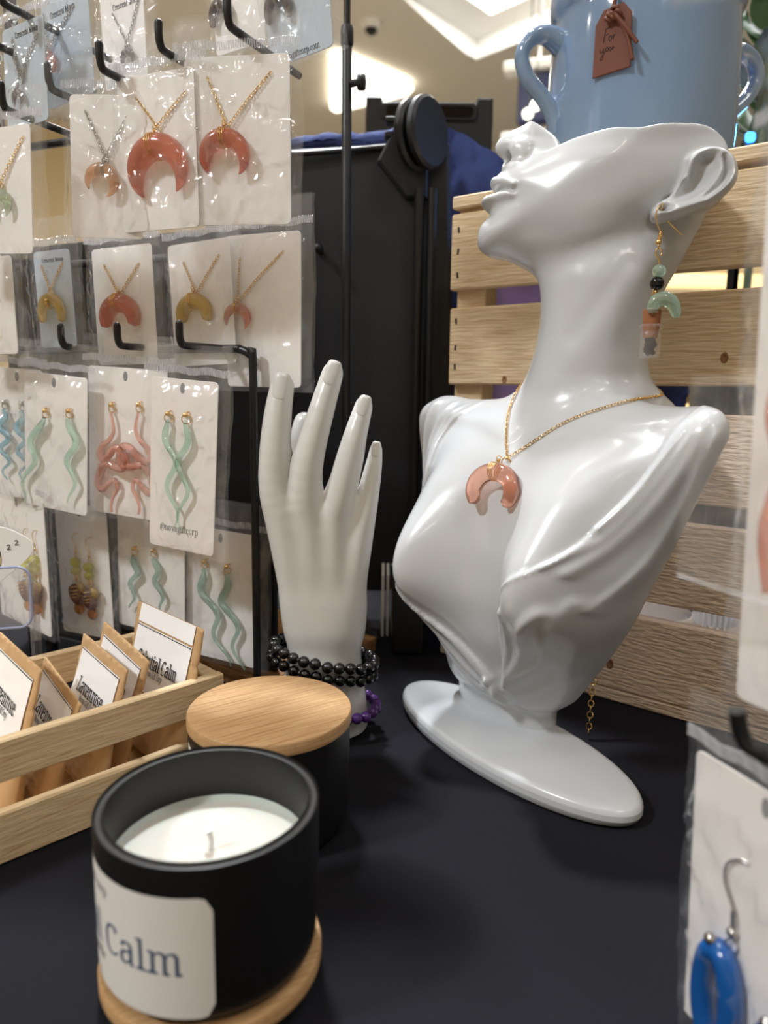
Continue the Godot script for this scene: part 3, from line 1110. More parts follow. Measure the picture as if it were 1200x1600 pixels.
# ------------------------------------------------------------------ the display hand
# joints: x, y, z, radius (mm); each finger a chain of its own
const FINGERS := [
	[-49, 72, -451, 13, -60.5, 136, -449, 13, -66.5, 160, -447, 11.2, -67, 184, -446, 9.8, -65.5, 206, -448, 8.6, -63, 223.0, -451, 7.6],
	[-41, 72, -449, 13, -46.0, 134, -446, 11.6, -48.5, 156, -443, 10.4, -46.2, 180, -442, 9.5, -38.5, 209, -444, 8.0, -32, 231.5, -448, 6.8],
	[-32, 72, -449, 13, -31.5, 133, -447, 10.8, -27.5, 155, -444, 9.4, -22.4, 177, -443, 8.4, -17.5, 196, -444, 7.2, -13, 212.5, -447, 5.8],
	[-26, 72, -451, 12, -16.7, 124, -450, 9.6, -11.5, 146, -448, 7.2, -8.4, 164, -448, 6.2, -6.6, 176, -449, 5.4, -5.4, 186.5, -451, 4.3],
	[-46, 76, -462, 12, -60, 115, -470, 11, -60.5, 135, -475, 10.2, -60, 155, -479, 9.6, -57.5, 178, -482, 8.8, -53.5, 200, -484, 7.0]]
var bones := []

func hand_f(p: Vector3) -> float:
	var f := 1.0
	for ch in bones:
		var d := 1.0
		for b in ch:
			var pa: Vector3 = p - b[0]
			var ab: Vector3 = b[1]
			var k := clampf(pa.dot(ab) * b[4], 0.0, 1.0)
			var e := pa - ab * k
			d = smin(d, sqrt(e.x * e.x + e.y * e.y + e.z * e.z) - lerpf(b[2], b[3], k), 0.0004)
		f = smin(f, d, lerpf(0.0062, 0.0003, ss(0.142, 0.176, p.y)))
	if p.y < 0.13:
		# wrist flaring to the foot it stands on
		var t := p.y * 1000.0
		var w := tab([-5.0, 30.5, 8.0, 31.0, 20.0, 29.0, 40.0, 25.5, 60.0, 22.5, 75.0, 22.0, 95.0, 25.0, 130.0, 20.0], t) * 0.001
		var dz := w * (0.78 if t < 40 else 0.78 - 0.2 * ss(40.0, 95.0, t))
		var cx := lerpf(-0.0395, -0.0365, clampf(t / 70.0, 0, 1))
		var k := sqrt(pow((p.x - cx) / w, 2) + pow((p.z + 0.451) / dz, 2))
		var g := (k - 1.0) * dz
		g = smax(g, p.y - 0.098, 0.03)
		g = smax(g, 0.0005 - p.y, 0.004)
		f = smin(f, g, 0.012)
	return f

var nails := []

func display_hand() -> void:
	for c in FINGERS:
		var ch := []
		var ctl := []
		for i in range(0, c.size(), 4):
			ctl.append(Vector4(c[i], c[i + 1], c[i + 2], c[i + 3]) * 0.001)
		var path := []
		for i in ctl.size() - 1:
			for k in 3:
				var p0: Vector4 = ctl[maxi(i - 1, 0)]
				var p3: Vector4 = ctl[mini(i + 2, ctl.size() - 1)]
				var t := k / 3.0
				path.append((ctl[i] * 2.0 + (ctl[i + 1] - p0) * t + (p0 * 2.0 - ctl[i] * 5.0 + ctl[i + 1] * 4.0 - p3) * t * t + (ctl[i] * 3.0 - p0 - ctl[i + 1] * 3.0 + p3) * t * t * t) * 0.5)
		path.append(ctl[ctl.size() - 1])
		for i in path.size() - 1:
			var a := Vector3(path[i].x, path[i].y, path[i].z)
			var b := Vector3(path[i + 1].x, path[i + 1].y, path[i + 1].z)
			ch.append([a, b - a, path[i].w, path[i + 1].w, 1.0 / (b - a).length_squared()])
		bones.append(ch)
	for i in 4:
		var c: Array = FINGERS[i]
		var tip := Vector3(c[20], c[21], c[22]) * 0.001
		var up := (tip - Vector3(c[16], c[17], c[18]) * 0.001).normalized()
		var r: float = c[23] * 0.001
		var fw := (Vector3.BACK - up * up.z).normalized()
		nails.append([tip - up * 0.0018 + fw * (r + 0.0002), up, up.cross(fw).normalized(), r * 1.2, r * 0.7, r])
	var o := thing("display_hand", "glossy white upright display hand with spread fingers and beaded bracelets round its wrist", "display hand", Vector3(-0.0395, 0, -0.451))
	put("hand", merged([nets(hand_f, Vector3(-0.085, -0.004, -0.498), Vector3(0.004, 0.246, -0.418), 0.0016, 1.3)]), M.hand_white, o, Transform3D(Basis(), Vector3(0.0395, 0, 0.451)))
	for n in nails:
		var s := st()
		var r: float = n[5]
		var nb := Basis(n[2], n[1], Vector3(n[2]).cross(n[1]))
		if nb.z.z < 0:
			nb = Basis(-n[2], n[1], Vector3(n[1]).cross(n[2]).normalized() * 1.0)
			nb.z = nb.x.cross(nb.y)
		sheet(s, 12, 14, func(u: float, v: float) -> Vector3:
			var a := u * 2.0 - 1.0
			var b := v * 2.0 - 1.0
			var k := pow(pow(absf(a), 4.0) + pow(absf(b), 4.0), 0.25)
			var m := maxf(absf(a), absf(b))
			var q := 1.0 if k < 1e-6 else m / k
			var x: float = a * q * n[4]
			var y: float = b * q * n[3]
			var rim := ss(1.0, 0.8, m)
			return Vector3(x, y, sqrt(maxf(r * r - x * x, 0.0)) - r - 0.0006 + 0.001 * rim - 0.055 * maxf(0.0, y) * maxf(0.0, y) / r))
		put("nail", done(s), M.hand_white, o, Transform3D(nb, n[0] - o.position))
	bracelet("bracelet", "bracelet of shiny grey-black hematite beads, topmost on the white hand", M.hematite, Vector3(-0.0372, 0.053, -0.451), 0.0325, 0.0235, 0.0062, 0.0037, 29)
	bracelet("bracelet", "bracelet of deep black beads right under the grey hematite one", M.onyx, Vector3(-0.0385, 0.0455, -0.451), 0.033, 0.0245, 0.0066, 0.0037, 29)
	bracelet("bracelet", "bracelet of purple amethyst beads, lowest on the white hand", M.amethyst, Vector3(-0.0385, 0.0185, -0.451), 0.0355, 0.0275, 0.002, 0.0036, 31)

func bracelet(called: String, label: String, m: Material, c: Vector3, rx: float, rz: float, slope: float, r: float, n: int) -> void:
	var o := thing(called, label, "bracelet", c, "beaded bracelets on the display hand")
	var s := st()
	ball(s, T, r, 16)
	var bm := done(s)
	var sp := []
	var arc := [0.0]
	for i in 720:
		var t := TAU * (i + 0.5) / 720
		arc.append(arc[i] + Vector2(sin(t) * rx, cos(t) * rz).length() * TAU / 720)
	var count := int(arc[720] / (r * 1.93))
	for i in count:
		var want: float = arc[720] * (i + 0.5) / count
		var t := TAU * arc.bsearch(want) / 720.0
		var y := -slope * cos(t) + 0.0004 * sin(i * 2.3)
		put("bead", bm, m, o, Transform3D(Basis(), Vector3(cos(t) * rx, y, sin(t) * rz)))
		if i % 6 == 1:
			var t2 := t + 0.5 * TAU / count
			sp.append(Vector3(cos(t2) * rx, -slope * cos(t2), sin(t2) * rz))
	s = st()
	var cord := []
	for i in 48:
		var t := TAU * i / 48
		cord.append(Vector3(cos(t) * rx, -slope * cos(t), sin(t) * rz))
	tube(s, cord, 0.0005, 5, true)
	put("cord", done(s), M.ink, o)
	s = st()
	ball(s, T, 0.0012, 8)
	var sm := done(s)
	for p in sp:
		put("spacer", sm, M.silver, o, Transform3D(Basis(), p))

# ------------------------------------------------------------------ the crate
func crate() -> void:
	var u := Vector3(0.784, 0, 0.62).normalized()
	var n := Vector3(-u.z, 0, u.x)
	var at := Vector3(0.184, 0, -0.488)
	var o := thing("wooden_crate", "open pine slat crate standing on end behind the white bust", "crate", at)
	o.basis = Basis(u, Vector3.UP, n)
	var x0 := -0.172
	var x1 := 0.13
	var w := x1 - x0
	var mid := (x0 + x1) / 2
	var k := 0
	for q in [[0.2985, 0.355], [0.2265, 0.2855], [0.1505, 0.209], [0.0785, 0.1365], [0.0095, 0.0668]]:
		var s := st()
		var h: float = q[1] - q[0]
		var jx: float = [0.0, 0.0008, -0.001, 0.001, 0.0][k]
		box(s, Vector3(w, h, 0.009), Transform3D(Basis(Vector3.BACK, [0.0, 0.004, -0.004, 0.003, 0.0][k]), Vector3(mid + jx, (q[0] + q[1]) / 2, -0.0045)), 0.0012)
		var slat := put("slat", done(s), M.pine if k < 2 else M.pine_dark, o)
		for y in [0.2, 0.5, 0.8]:
			s = st()
			for sx in [x0 + 0.007, x1 - 0.007]:
				var yy: float = q[0] + h * y + 0.002 * sin(y * 31 + k)
				box(s, Vector3(0.0016, 0.0045, 0.001), Transform3D(Basis(Vector3.BACK, 0.15 * sin(k + y * 9)), Vector3(sx, yy, 0.0001)), 0.0003)
			put("staple", done(s), M.nail_metal, slat)
		for kn in [[2, 0.012, 0.5, 0.0055], [4, -0.024, 0.32, 0.004], [1, 0.035, 0.3, 0.0035], [1, -0.12, 0.06, 0.003], [0, -0.02, 0.3, 0.003]]:
			if kn[0] == k:
				s = st()
				lathe(s, [Vector2(1, 0), Vector2(0.9, 0.00025), Vector2(0.55, 0.0003), Vector2(0.5, 0.0001), Vector2(0.0, 0.0004)], 18, Transform3D(Basis(Vector3.RIGHT, PI / 2), Vector3(kn[1], q[0] + h * kn[2], 0)), kn[3] * 0.7, kn[3])
				put("knot", done(s), M.knot, slat)
		k += 1
	for x in [x0 + 0.014, x1 - 0.014]:
		put("corner_post", box_mesh(Vector3(0.026, 0.351, 0.018), 0.001, Transform3D(Basis(), Vector3(x, 0.184, -0.0181))), M.ply, o)
		put("corner_post", box_mesh(Vector3(0.026, 0.351, 0.018), 0.001, Transform3D(Basis(), Vector3(x, 0.184, -0.1905))), M.ply, o)
	put("end_board", box_mesh(Vector3(w, 0.0092, 0.1995), 0.001, Transform3D(Basis(), Vector3(mid, 0.3636, -0.1))), M.pine, o)
	put("end_board", box_mesh(Vector3(w, 0.009, 0.1995), 0.001, Transform3D(Basis(), Vector3(mid, 0.0046, -0.1))), M.pine_dark, o)

# ------------------------------------------------------------------ the mug with its gift tag, on the crate
func mug() -> void:
	var c := Vector3(0.19, 0.3684, -0.6)
	var o := thing("storage_mug", "large glossy pale blue ceramic pot with two ear handles on the crate", "pot", c)
	var prof := [Vector2(0.0000, 0), Vector2(0.0577, 0), Vector2(0.0623, 0.003), Vector2(0.0665, 0.012), Vector2(0.0684, 0.03), Vector2(0.0690, 0.06), Vector2(0.0684, 0.09), Vector2(0.0671, 0.112), Vector2(0.0662, 0.12), Vector2(0.0664, 0.124), Vector2(0.0686, 0.1275), Vector2(0.0699, 0.132), Vector2(0.0699, 0.143), Vector2(0.0684, 0.1485), Vector2(0.0656, 0.15), Vector2(0.0632, 0.1475), Vector2(0.0628, 0.12), Vector2(0.0632, 0.03), Vector2(0.0558, 0.008), Vector2(0.0000, 0.007)]
	put("body", lathe_mesh(smooth_path(prof, 3), 96), M.glaze_blue, o)
	for sg in [-1.0, 1.0]:
		var s := st()
		var path := smooth_path([Vector3(0.063, 0.106, 0), Vector3(0.077, 0.1115, 0), Vector3(0.0885, 0.1075, 0), Vector3(0.0945, 0.0955, 0), Vector3(0.089, 0.081, 0), Vector3(0.077, 0.069, 0), Vector3(0.0675, 0.057, 0), Vector3(0.062, 0.046, 0)], 6)
		var rad := []
		for i in path.size():
			path[i].x *= sg
			var k := float(i) / (path.size() - 1)
			rad.append(0.0053 + 0.0042 * pow(absf(k * 2 - 1), 4))
		tube(s, path, rad, 14, false, 1.35, Vector3(0.01, 0, 1))
		put("handle", done(s), M.glaze_blue, o, Transform3D(Basis(Vector3.UP, 0.15), T))
	# leather tag tied on with a thong
	var tg := thing("gift_tag", "brown leather gift tag reading For you tied to the blue pot", "tag", Vector3(0.1512, 0.456, -0.5425))
	tg.basis = Basis(Vector3.UP, -0.62) * Basis(Vector3.BACK, 0.04)
	var s2 := st()
	prism(s2, [Vector2(-0.0135, -0.02), Vector2(0.0125, -0.019), Vector2(0.0125, 0.015), Vector2(0.007, 0.0225), Vector2(-0.0065, 0.021), Vector2(-0.012, 0.013)], 0.0, 0.002, 0.0004)
	put("tag_plate", done(s2), M.leather, tg)
	var thong := st()
	tube(thong, smooth_path([Vector3(0.001, 0.04, -0.004), Vector3(0.0015, 0.03, 0.001), Vector3(0.001, 0.02, 0.0035)], 5), 0.0013, 8, false, 1.5)
	for q in [[Vector3(0.001, 0.017, 0.0045), 0.0034], [Vector3(0.003, 0.0145, 0.005), 0.0027], [Vector3(-0.0012, 0.0145, 0.0046), 0.0026]]:
		var loop := []
		for i in 12:
			var t := TAU * i / 12
			loop.append(q[0] + Vector3(cos(t) * q[1], sin(t) * q[1] * 0.8, 0.0012 * sin(t * 2)))
		tube(thong, loop, 0.0013, 7, true)
	tube(thong, smooth_path([Vector3(0.002, 0.015, 0.0055), Vector3(0.008, 0.006, 0.005), Vector3(0.012, -0.004, 0.0045), Vector3(0.0145, -0.016, 0.004)], 5), 0.0014, 7, false, 1.4)
	tube(thong, smooth_path([Vector3(0.003, 0.014, 0.0065), Vector3(0.0105, 0.004, 0.0065), Vector3(0.0175, -0.0065, 0.0045)], 5), 0.0014, 7, false, 1.4)
	put("thong", done(thong), M.leather, tg)
	var ink := st()
	for l in [[-0.0046, 0.0085, -0.0062, 0.0005], [-0.0048, 0.0085, -0.0018, 0.009], [-0.0054, 0.0048, -0.0028, 0.0052], [-0.0022, 0.0036, -0.001, 0.0038, -0.0006, 0.002, -0.0016, 0.0008, -0.0026, 0.0018, -0.0022, 0.0036], [0.0006, 0.0036, 0.0004, 0.001, 0.001, 0.0034, 0.0024, 0.0036],
		[-0.0085, -0.003, -0.0082, -0.0052, -0.0068, -0.0054, -0.0058, -0.003, -0.0064, -0.009, -0.008, -0.0102, -0.0078, -0.0085, -0.0045, -0.0052], [-0.0032, -0.0028, -0.0046, -0.0038, -0.004, -0.0054, -0.0026, -0.0046, -0.0032, -0.0028], [-0.0014, -0.003, -0.0018, -0.005, -0.0006, -0.0052, 0.0004, -0.003, 0.0002, -0.0048, 0.0016, -0.004]]:
		var pts := []
		for i in range(0, l.size(), 2):
			pts.append(Vector3(l[i], l[i + 1], 0.002))
		tube(ink, smooth_path(pts, 3), 0.00028, 4)
	put("handwriting", done(ink), M.ink, tg)

# ------------------------------------------------------------------ two candles
func jar(o: Node3D, y: float, h: float) -> void:
	put("jar", lathe_mesh(smooth_path([Vector2(0, 0.0), Vector2(0.033, 0.0), Vector2(0.0365, 0.001), Vector2(0.0388, 0.0045), Vector2(0.0395, 0.011), Vector2(0.0402, h * 0.5), Vector2(0.0405, h - 0.002), Vector2(0.0402, h - 0.0005), Vector2(0.039, h), Vector2(0.0372, h - 0.0004), Vector2(0.0364, h - 0.002), Vector2(0.0361, h * 0.5), Vector2(0.035, 0.004), Vector2(0, 0.003)], 3), 96), M.jar_black, o, Transform3D(Basis(), Vector3(0, y, 0)))

func lid_mesh(flip: bool) -> ArrayMesh:
	var p := [Vector2(0, 0), Vector2(0.0352, 0), Vector2(0.0358, 0.0008), Vector2(0.0358, 0.0062), Vector2(0.0405, 0.0063), Vector2(0.0413, 0.007), Vector2(0.0413, 0.0121), Vector2(0.0407, 0.0128), Vector2(0, 0.0128)]
	return lathe_mesh(p, 96)

func wrapped(src: Mesh, r: float, ang: float, y: float, squeeze := 1.0) -> ArrayMesh:
	var s := st()
	var arr := src.surface_get_arrays(0) if src is ArrayMesh else (src as PrimitiveMesh).get_mesh_arrays()
	var v: PackedVector3Array = arr[Mesh.ARRAY_VERTEX]
	var ix: PackedInt32Array = arr[Mesh.ARRAY_INDEX] if arr[Mesh.ARRAY_INDEX] != null else PackedInt32Array(range(v.size()))
	s.set_smooth_group(-1)
	for i in ix:
		var p := v[i]
		var t := ang + p.x * squeeze / r
		var rr := r + p.z
		s.add_vertex(Vector3(sin(t) * rr, y + p.y, cos(t) * rr))
	return done(s)

func candles() -> void:
	# a lit-side candle: its own wooden lid serves as its coaster
	var c := Vector3(-0.0632, 0, -0.2476)
	var co := thing("candle_lid", "round bamboo lid used as a coaster under the open candle", "lid", c)
	put("disc", lid_mesh(false), M.bamboo, co, Transform3D(Basis(Vector3.UP, 0.5), T))
	var o := thing("open_candle", "open black candle jar with white wax and a pale label, nearest the viewer", "candle", c + Vector3(0, 0.0129, 0))
	jar(o, 0.0, 0.0592)
	var wax := []
	for i in 14:
		var r := 0.0361 * (i / 13.0)
		wax.append(Vector2(r, 0.0385 + (0.0014 if i == 13 else 0.0004 * sin(i * 0.8)) + 0.0005 * exp(-pow(r / 0.003, 2))))
	wax.reverse()
	var ws := [Vector2(0.03, 0.004), Vector2(0.0359, 0.03)] + wax
	var wm := put("wax", lathe_mesh(ws, 64), M.wax, o)
	var s := st()
	tube(s, smooth_path([Vector3(0.0, 0.0385, 0), Vector3(0.0004, 0.043, 0), Vector3(-0.0006, 0.047, 0)], 4), [0.0011, 0.0011, 0.001, 0.001, 0.001, 0.001, 0.0011, 0.0012, 0.0019], 10)
	put("wick", done(s), M.label_paper, o)
	# the paper label, bent round the jar: its middle is turned to the left
	var mid := -1.1
	var LW := 0.1098
	s = st()
	s.set_smooth_group(0)
	var cols := []
	for i in 49:
		var x := -LW / 2 + LW * i / 48.0
		var inset := 0.0
		var ex := absf(x) - (LW / 2 - 0.005)
		if ex > 0:
			inset = 0.005 - sqrt(maxf(0.0, 0.005 * 0.005 - ex * ex))
		cols.append([x, 0.022 - inset])
	var R := 0.0405
	for i in 48:
		var q := []
		for k in [[i, -1], [i + 1, -1], [i + 1, 1], [i, 1]]:
			var t: float = mid + cols[k[0]][0] / R
			q.append(Vector3(sin(t) * R, 0.0275 + k[1] * cols[k[0]][1], cos(t) * R))
		quad(s, q[0], q[1], q[2], q[3])
	var lab := put("label", done(s), M.label_paper, o)
	for w in [["Celestial Calm", 0.0155, 0.0285, M.ink_blue, 0.87], ["nova gift corp", 0.0048, 0.0435, M.ink_grey, 0.9], ["soy candle", 0.0048, 0.0175, M.ink_grey, 0.9], ["100 g", 0.0042, 0.0085, M.ink_grey, 0.9]]:
		put("lettering", wrapped(text_mesh(w[0], w[1], false, "Droid Serif", 0.0001), 0.0406, mid, w[2] - w[1] * 0.1, w[4]), w[3], lab)
	# the closed candle behind it
	var c2 := Vector3(-0.0564, 0, -0.3481)
	var o2 := thing("closed_candle", "black candle jar closed with a round striped bamboo lid behind the open candle", "candle", c2)
	jar(o2, 0.0, 0.056)
	put("lid", lid_mesh(false), M.bamboo, o2, Transform3D(Basis(Vector3.UP, 0.6), Vector3(0, 0.0497, 0)))
	s = st()
	cols = []
	for i in 24:
		var q := []
		for k in [[i, -1], [i + 1, -1], [i + 1, 1], [i, 1]]:
			var t: float = -1.75 + 1.0 * k[0] / 24.0
			q.append(Vector3(sin(t) * 0.0405, 0.0275 + k[1] * 0.022, cos(t) * 0.0405))
		quad(s, q[0], q[1], q[2], q[3])
	put("label", done(s), M.label_paper, o2)

# ------------------------------------------------------------------ sachets in their pine tray
func sachets() -> void:
	var ut := Vector3(0.7071, 0, -0.7071)
	var nt := Vector3(0.7071, 0, 0.7071)
	var p0 := Vector3(-0.177, 0, -0.308)
	var o := thing("sachet_tray", "long pale plywood tray with two side rails holding kraft sachets", "tray", p0)
	o.basis = Basis(ut, Vector3.UP, nt)
	var L := 0.3
	var x1 := 0.123
	for q in [[0.0405, 0.061, -0.003], [0.0003, 0.0255, -0.003], [0.0405, 0.061, -0.098], [0.0003, 0.0255, -0.098]]:
		put("side_rail", box_mesh(Vector3(L, q[1] - q[0], 0.006), 0.0008, Transform3D(Basis(), Vector3(x1 - L / 2, (q[0] + q[1]) / 2, q[2]))), M.ply, o)
	put("end_board", box_mesh(Vector3(0.009, 0.0595, 0.0885), 0.0008, Transform3D(Basis(), Vector3(x1 - 0.005, 0.031, -0.0505))), M.ply, o)
	put("end_board", box_mesh(Vector3(0.009, 0.0595, 0.0885), 0.0008, Transform3D(Basis(), Vector3(x1 - L + 0.005, 0.031, -0.0505))), M.ply, o)
	put("bottom", box_mesh(Vector3(L - 0.02, 0.003, 0.0885), 0.0005, Transform3D(Basis(), Vector3(x1 - L / 2, 0.0035, -0.0505))), M.ply, o)
	# [name, along the tray at the top edge, across, height, width, lean, roll, label]
	var k := 0
	for q in [["Celestial Calm", 0.112, -0.041, 0.083, 0.076, 0.2, 0.0, "largest kraft sachet with a folded-over white label top, rearmost in the tray"],
		["Celestial Calm", 0.085, -0.0395, 0.0745, 0.0575, 0.2, -0.15, "kraft sachet second from the back of the tray, half hidden behind the next one"],
		["Lavenrose", 0.0695, -0.0335, 0.0735, 0.056, 0.21, -0.1, "kraft sachet in the middle of the tray, third from the back"],
		["Lavenrose", 0.047, -0.034, 0.064, 0.052, 0.24, -0.2, "small tilted kraft sachet, second from the front of the tray"],
		["Lavenrose", 0.03, -0.047, 0.08, 0.062, 0.22, -0.06, "kraft sachet foremost in the tray, cut by the picture's left edge"]]:
		sachet(p0 + ut * (q[1] - q[3] * sin(q[5])) + nt * (q[2] + q[3] * sin(q[6])) + Vector3(0, absf(sin(q[6])) * q[4] * 0.45, 0), q[3] / cos(q[5]) - absf(sin(q[6])) * q[4] * 0.45, q[4], q[5], q[6], q[0], q[7], k)
		k += 1

func draped(src: TextMesh, sx: float, y: float, w: float, h: float, fz: Callable) -> ArrayMesh:
	var s := st()
	s.set_smooth_group(-1)
	var arr := src.get_mesh_arrays()
	var v: PackedVector3Array = arr[Mesh.ARRAY_VERTEX]
	var ix: PackedInt32Array = arr[Mesh.ARRAY_INDEX] if arr[Mesh.ARRAY_INDEX] != null else PackedInt32Array(range(v.size()))
	for i in ix:
		var p := v[i]
		s.add_vertex(Vector3(p.x * sx, y + p.y, fz.call(p.x * sx / w + 0.5, (y + p.y) / h) + 0.0011 + p.z))
	return done(s)

func sachet(at: Vector3, h: float, w: float, lean: float, roll: float, name: String, label: String, k: int) -> void:
	var o := thing("kraft_sachet", label, "sachet", at + Vector3(0, 0.0055, 0), "kraft sachets standing in the tray")
	# x runs towards the near rail, z towards the viewer's left
	o.basis = Basis(Vector3(0.7071, 0, 0.7071), Vector3.UP, Vector3(-0.7071, 0, 0.7071)) * Basis(Vector3.RIGHT, -lean) * Basis(Vector3.BACK, roll)
	var n := FastNoiseLite.new()
	n.seed = 40 + k
	n.frequency = 40.0
	var fz := func(u: float, v: float) -> float:
		var e := 1.0 - pow(absf(u * 2 - 1), 6)
		return (0.0006 + 0.0085 * pow(1.0 - v, 1.3) * e * ss(0.0, 0.06, v)) + n.get_noise_2d(u * 0.07, v * 0.09) * 0.0007 * e * ss(1.0, 0.75, v)
	var s := st()
	var edge := func(v: float) -> float:
		return w * 0.5 - (0.0016 if absf(v - 0.74) < 0.014 else 0.0)
	for sg in [1.0, -1.0]:
		sheet(s, 16, 40, func(u: float, v: float) -> Vector3:
			var x: float = ((u if sg > 0 else 1.0 - u) * 2 - 1) * edge.call(v)
			return Vector3(x, v * h, sg * fz.call(u, v)))
	for sx in [-1.0, 1.0]:
		sheet(s, 1, 40, func(u: float, v: float) -> Vector3:
			return Vector3(sx * edge.call(v), v * h, sx * (0.5 - u) * 2.0 * 0.0006))
	sheet(s, 8, 1, func(u: float, v: float) -> Vector3:
		return Vector3((u * 2 - 1) * w * 0.5, h, (0.5 - v) * 0.0012))
	put("pouch", done(s), M.kraft, o)
	var lw := w * 0.84
	var top := h * (0.86 if k == 0 else 0.92)
	var lh := minf(h * 0.5, 0.037)
	s = st()
	sheet(s, 12, 12, func(u: float, v: float) -> Vector3:
		return Vector3((u - 0.5) * lw, top - lh * (1 - v), fz.call(0.12 + 0.76 * u, (top - lh * (1 - v)) / h) + 0.0005))
	var lab := put("label", done(s), M.paper, o)
	s = st()
	for i in 26:
		box(s, Vector3(lw / 26 * 0.62, 0.0006, 0.0002), Transform3D(Basis(), Vector3(lw * ((i + 0.5) / 26 - 0.5), top - 0.0008, fz.call(0.5, (top - 0.001) / h) + 0.0006)), 0.00002)
	put("stitching", done(s), M.ink, lab)
	var lt := text_mesh(name, 0.0115)
	var wide := lt.get_aabb().size.x
	put("lettering", draped(lt, lw * (0.72 if name != "Lavenrose" else 0.66) / wide, top - lh * 0.5, w, h, fz), M.ink, lab)
	put("lettering", draped(text_mesh("Nova Gift Corp", 0.0048), 0.55, top - lh * 0.5 - 0.0066, w, h, fz), M.ink_grey, lab)
	if k == 0:
		s = st()
		sheet(s, 8, 4, func(u: float, v: float) -> Vector3:
			return Vector3((u - 0.5) * lw, lerpf(top + 0.0012, h + 0.0003, v), fz.call(0.12 + 0.76 * u, minf(1.0, lerpf(top, h, v) / h)) + 0.0006))
		put("label_flap", done(s), M.paper, o)

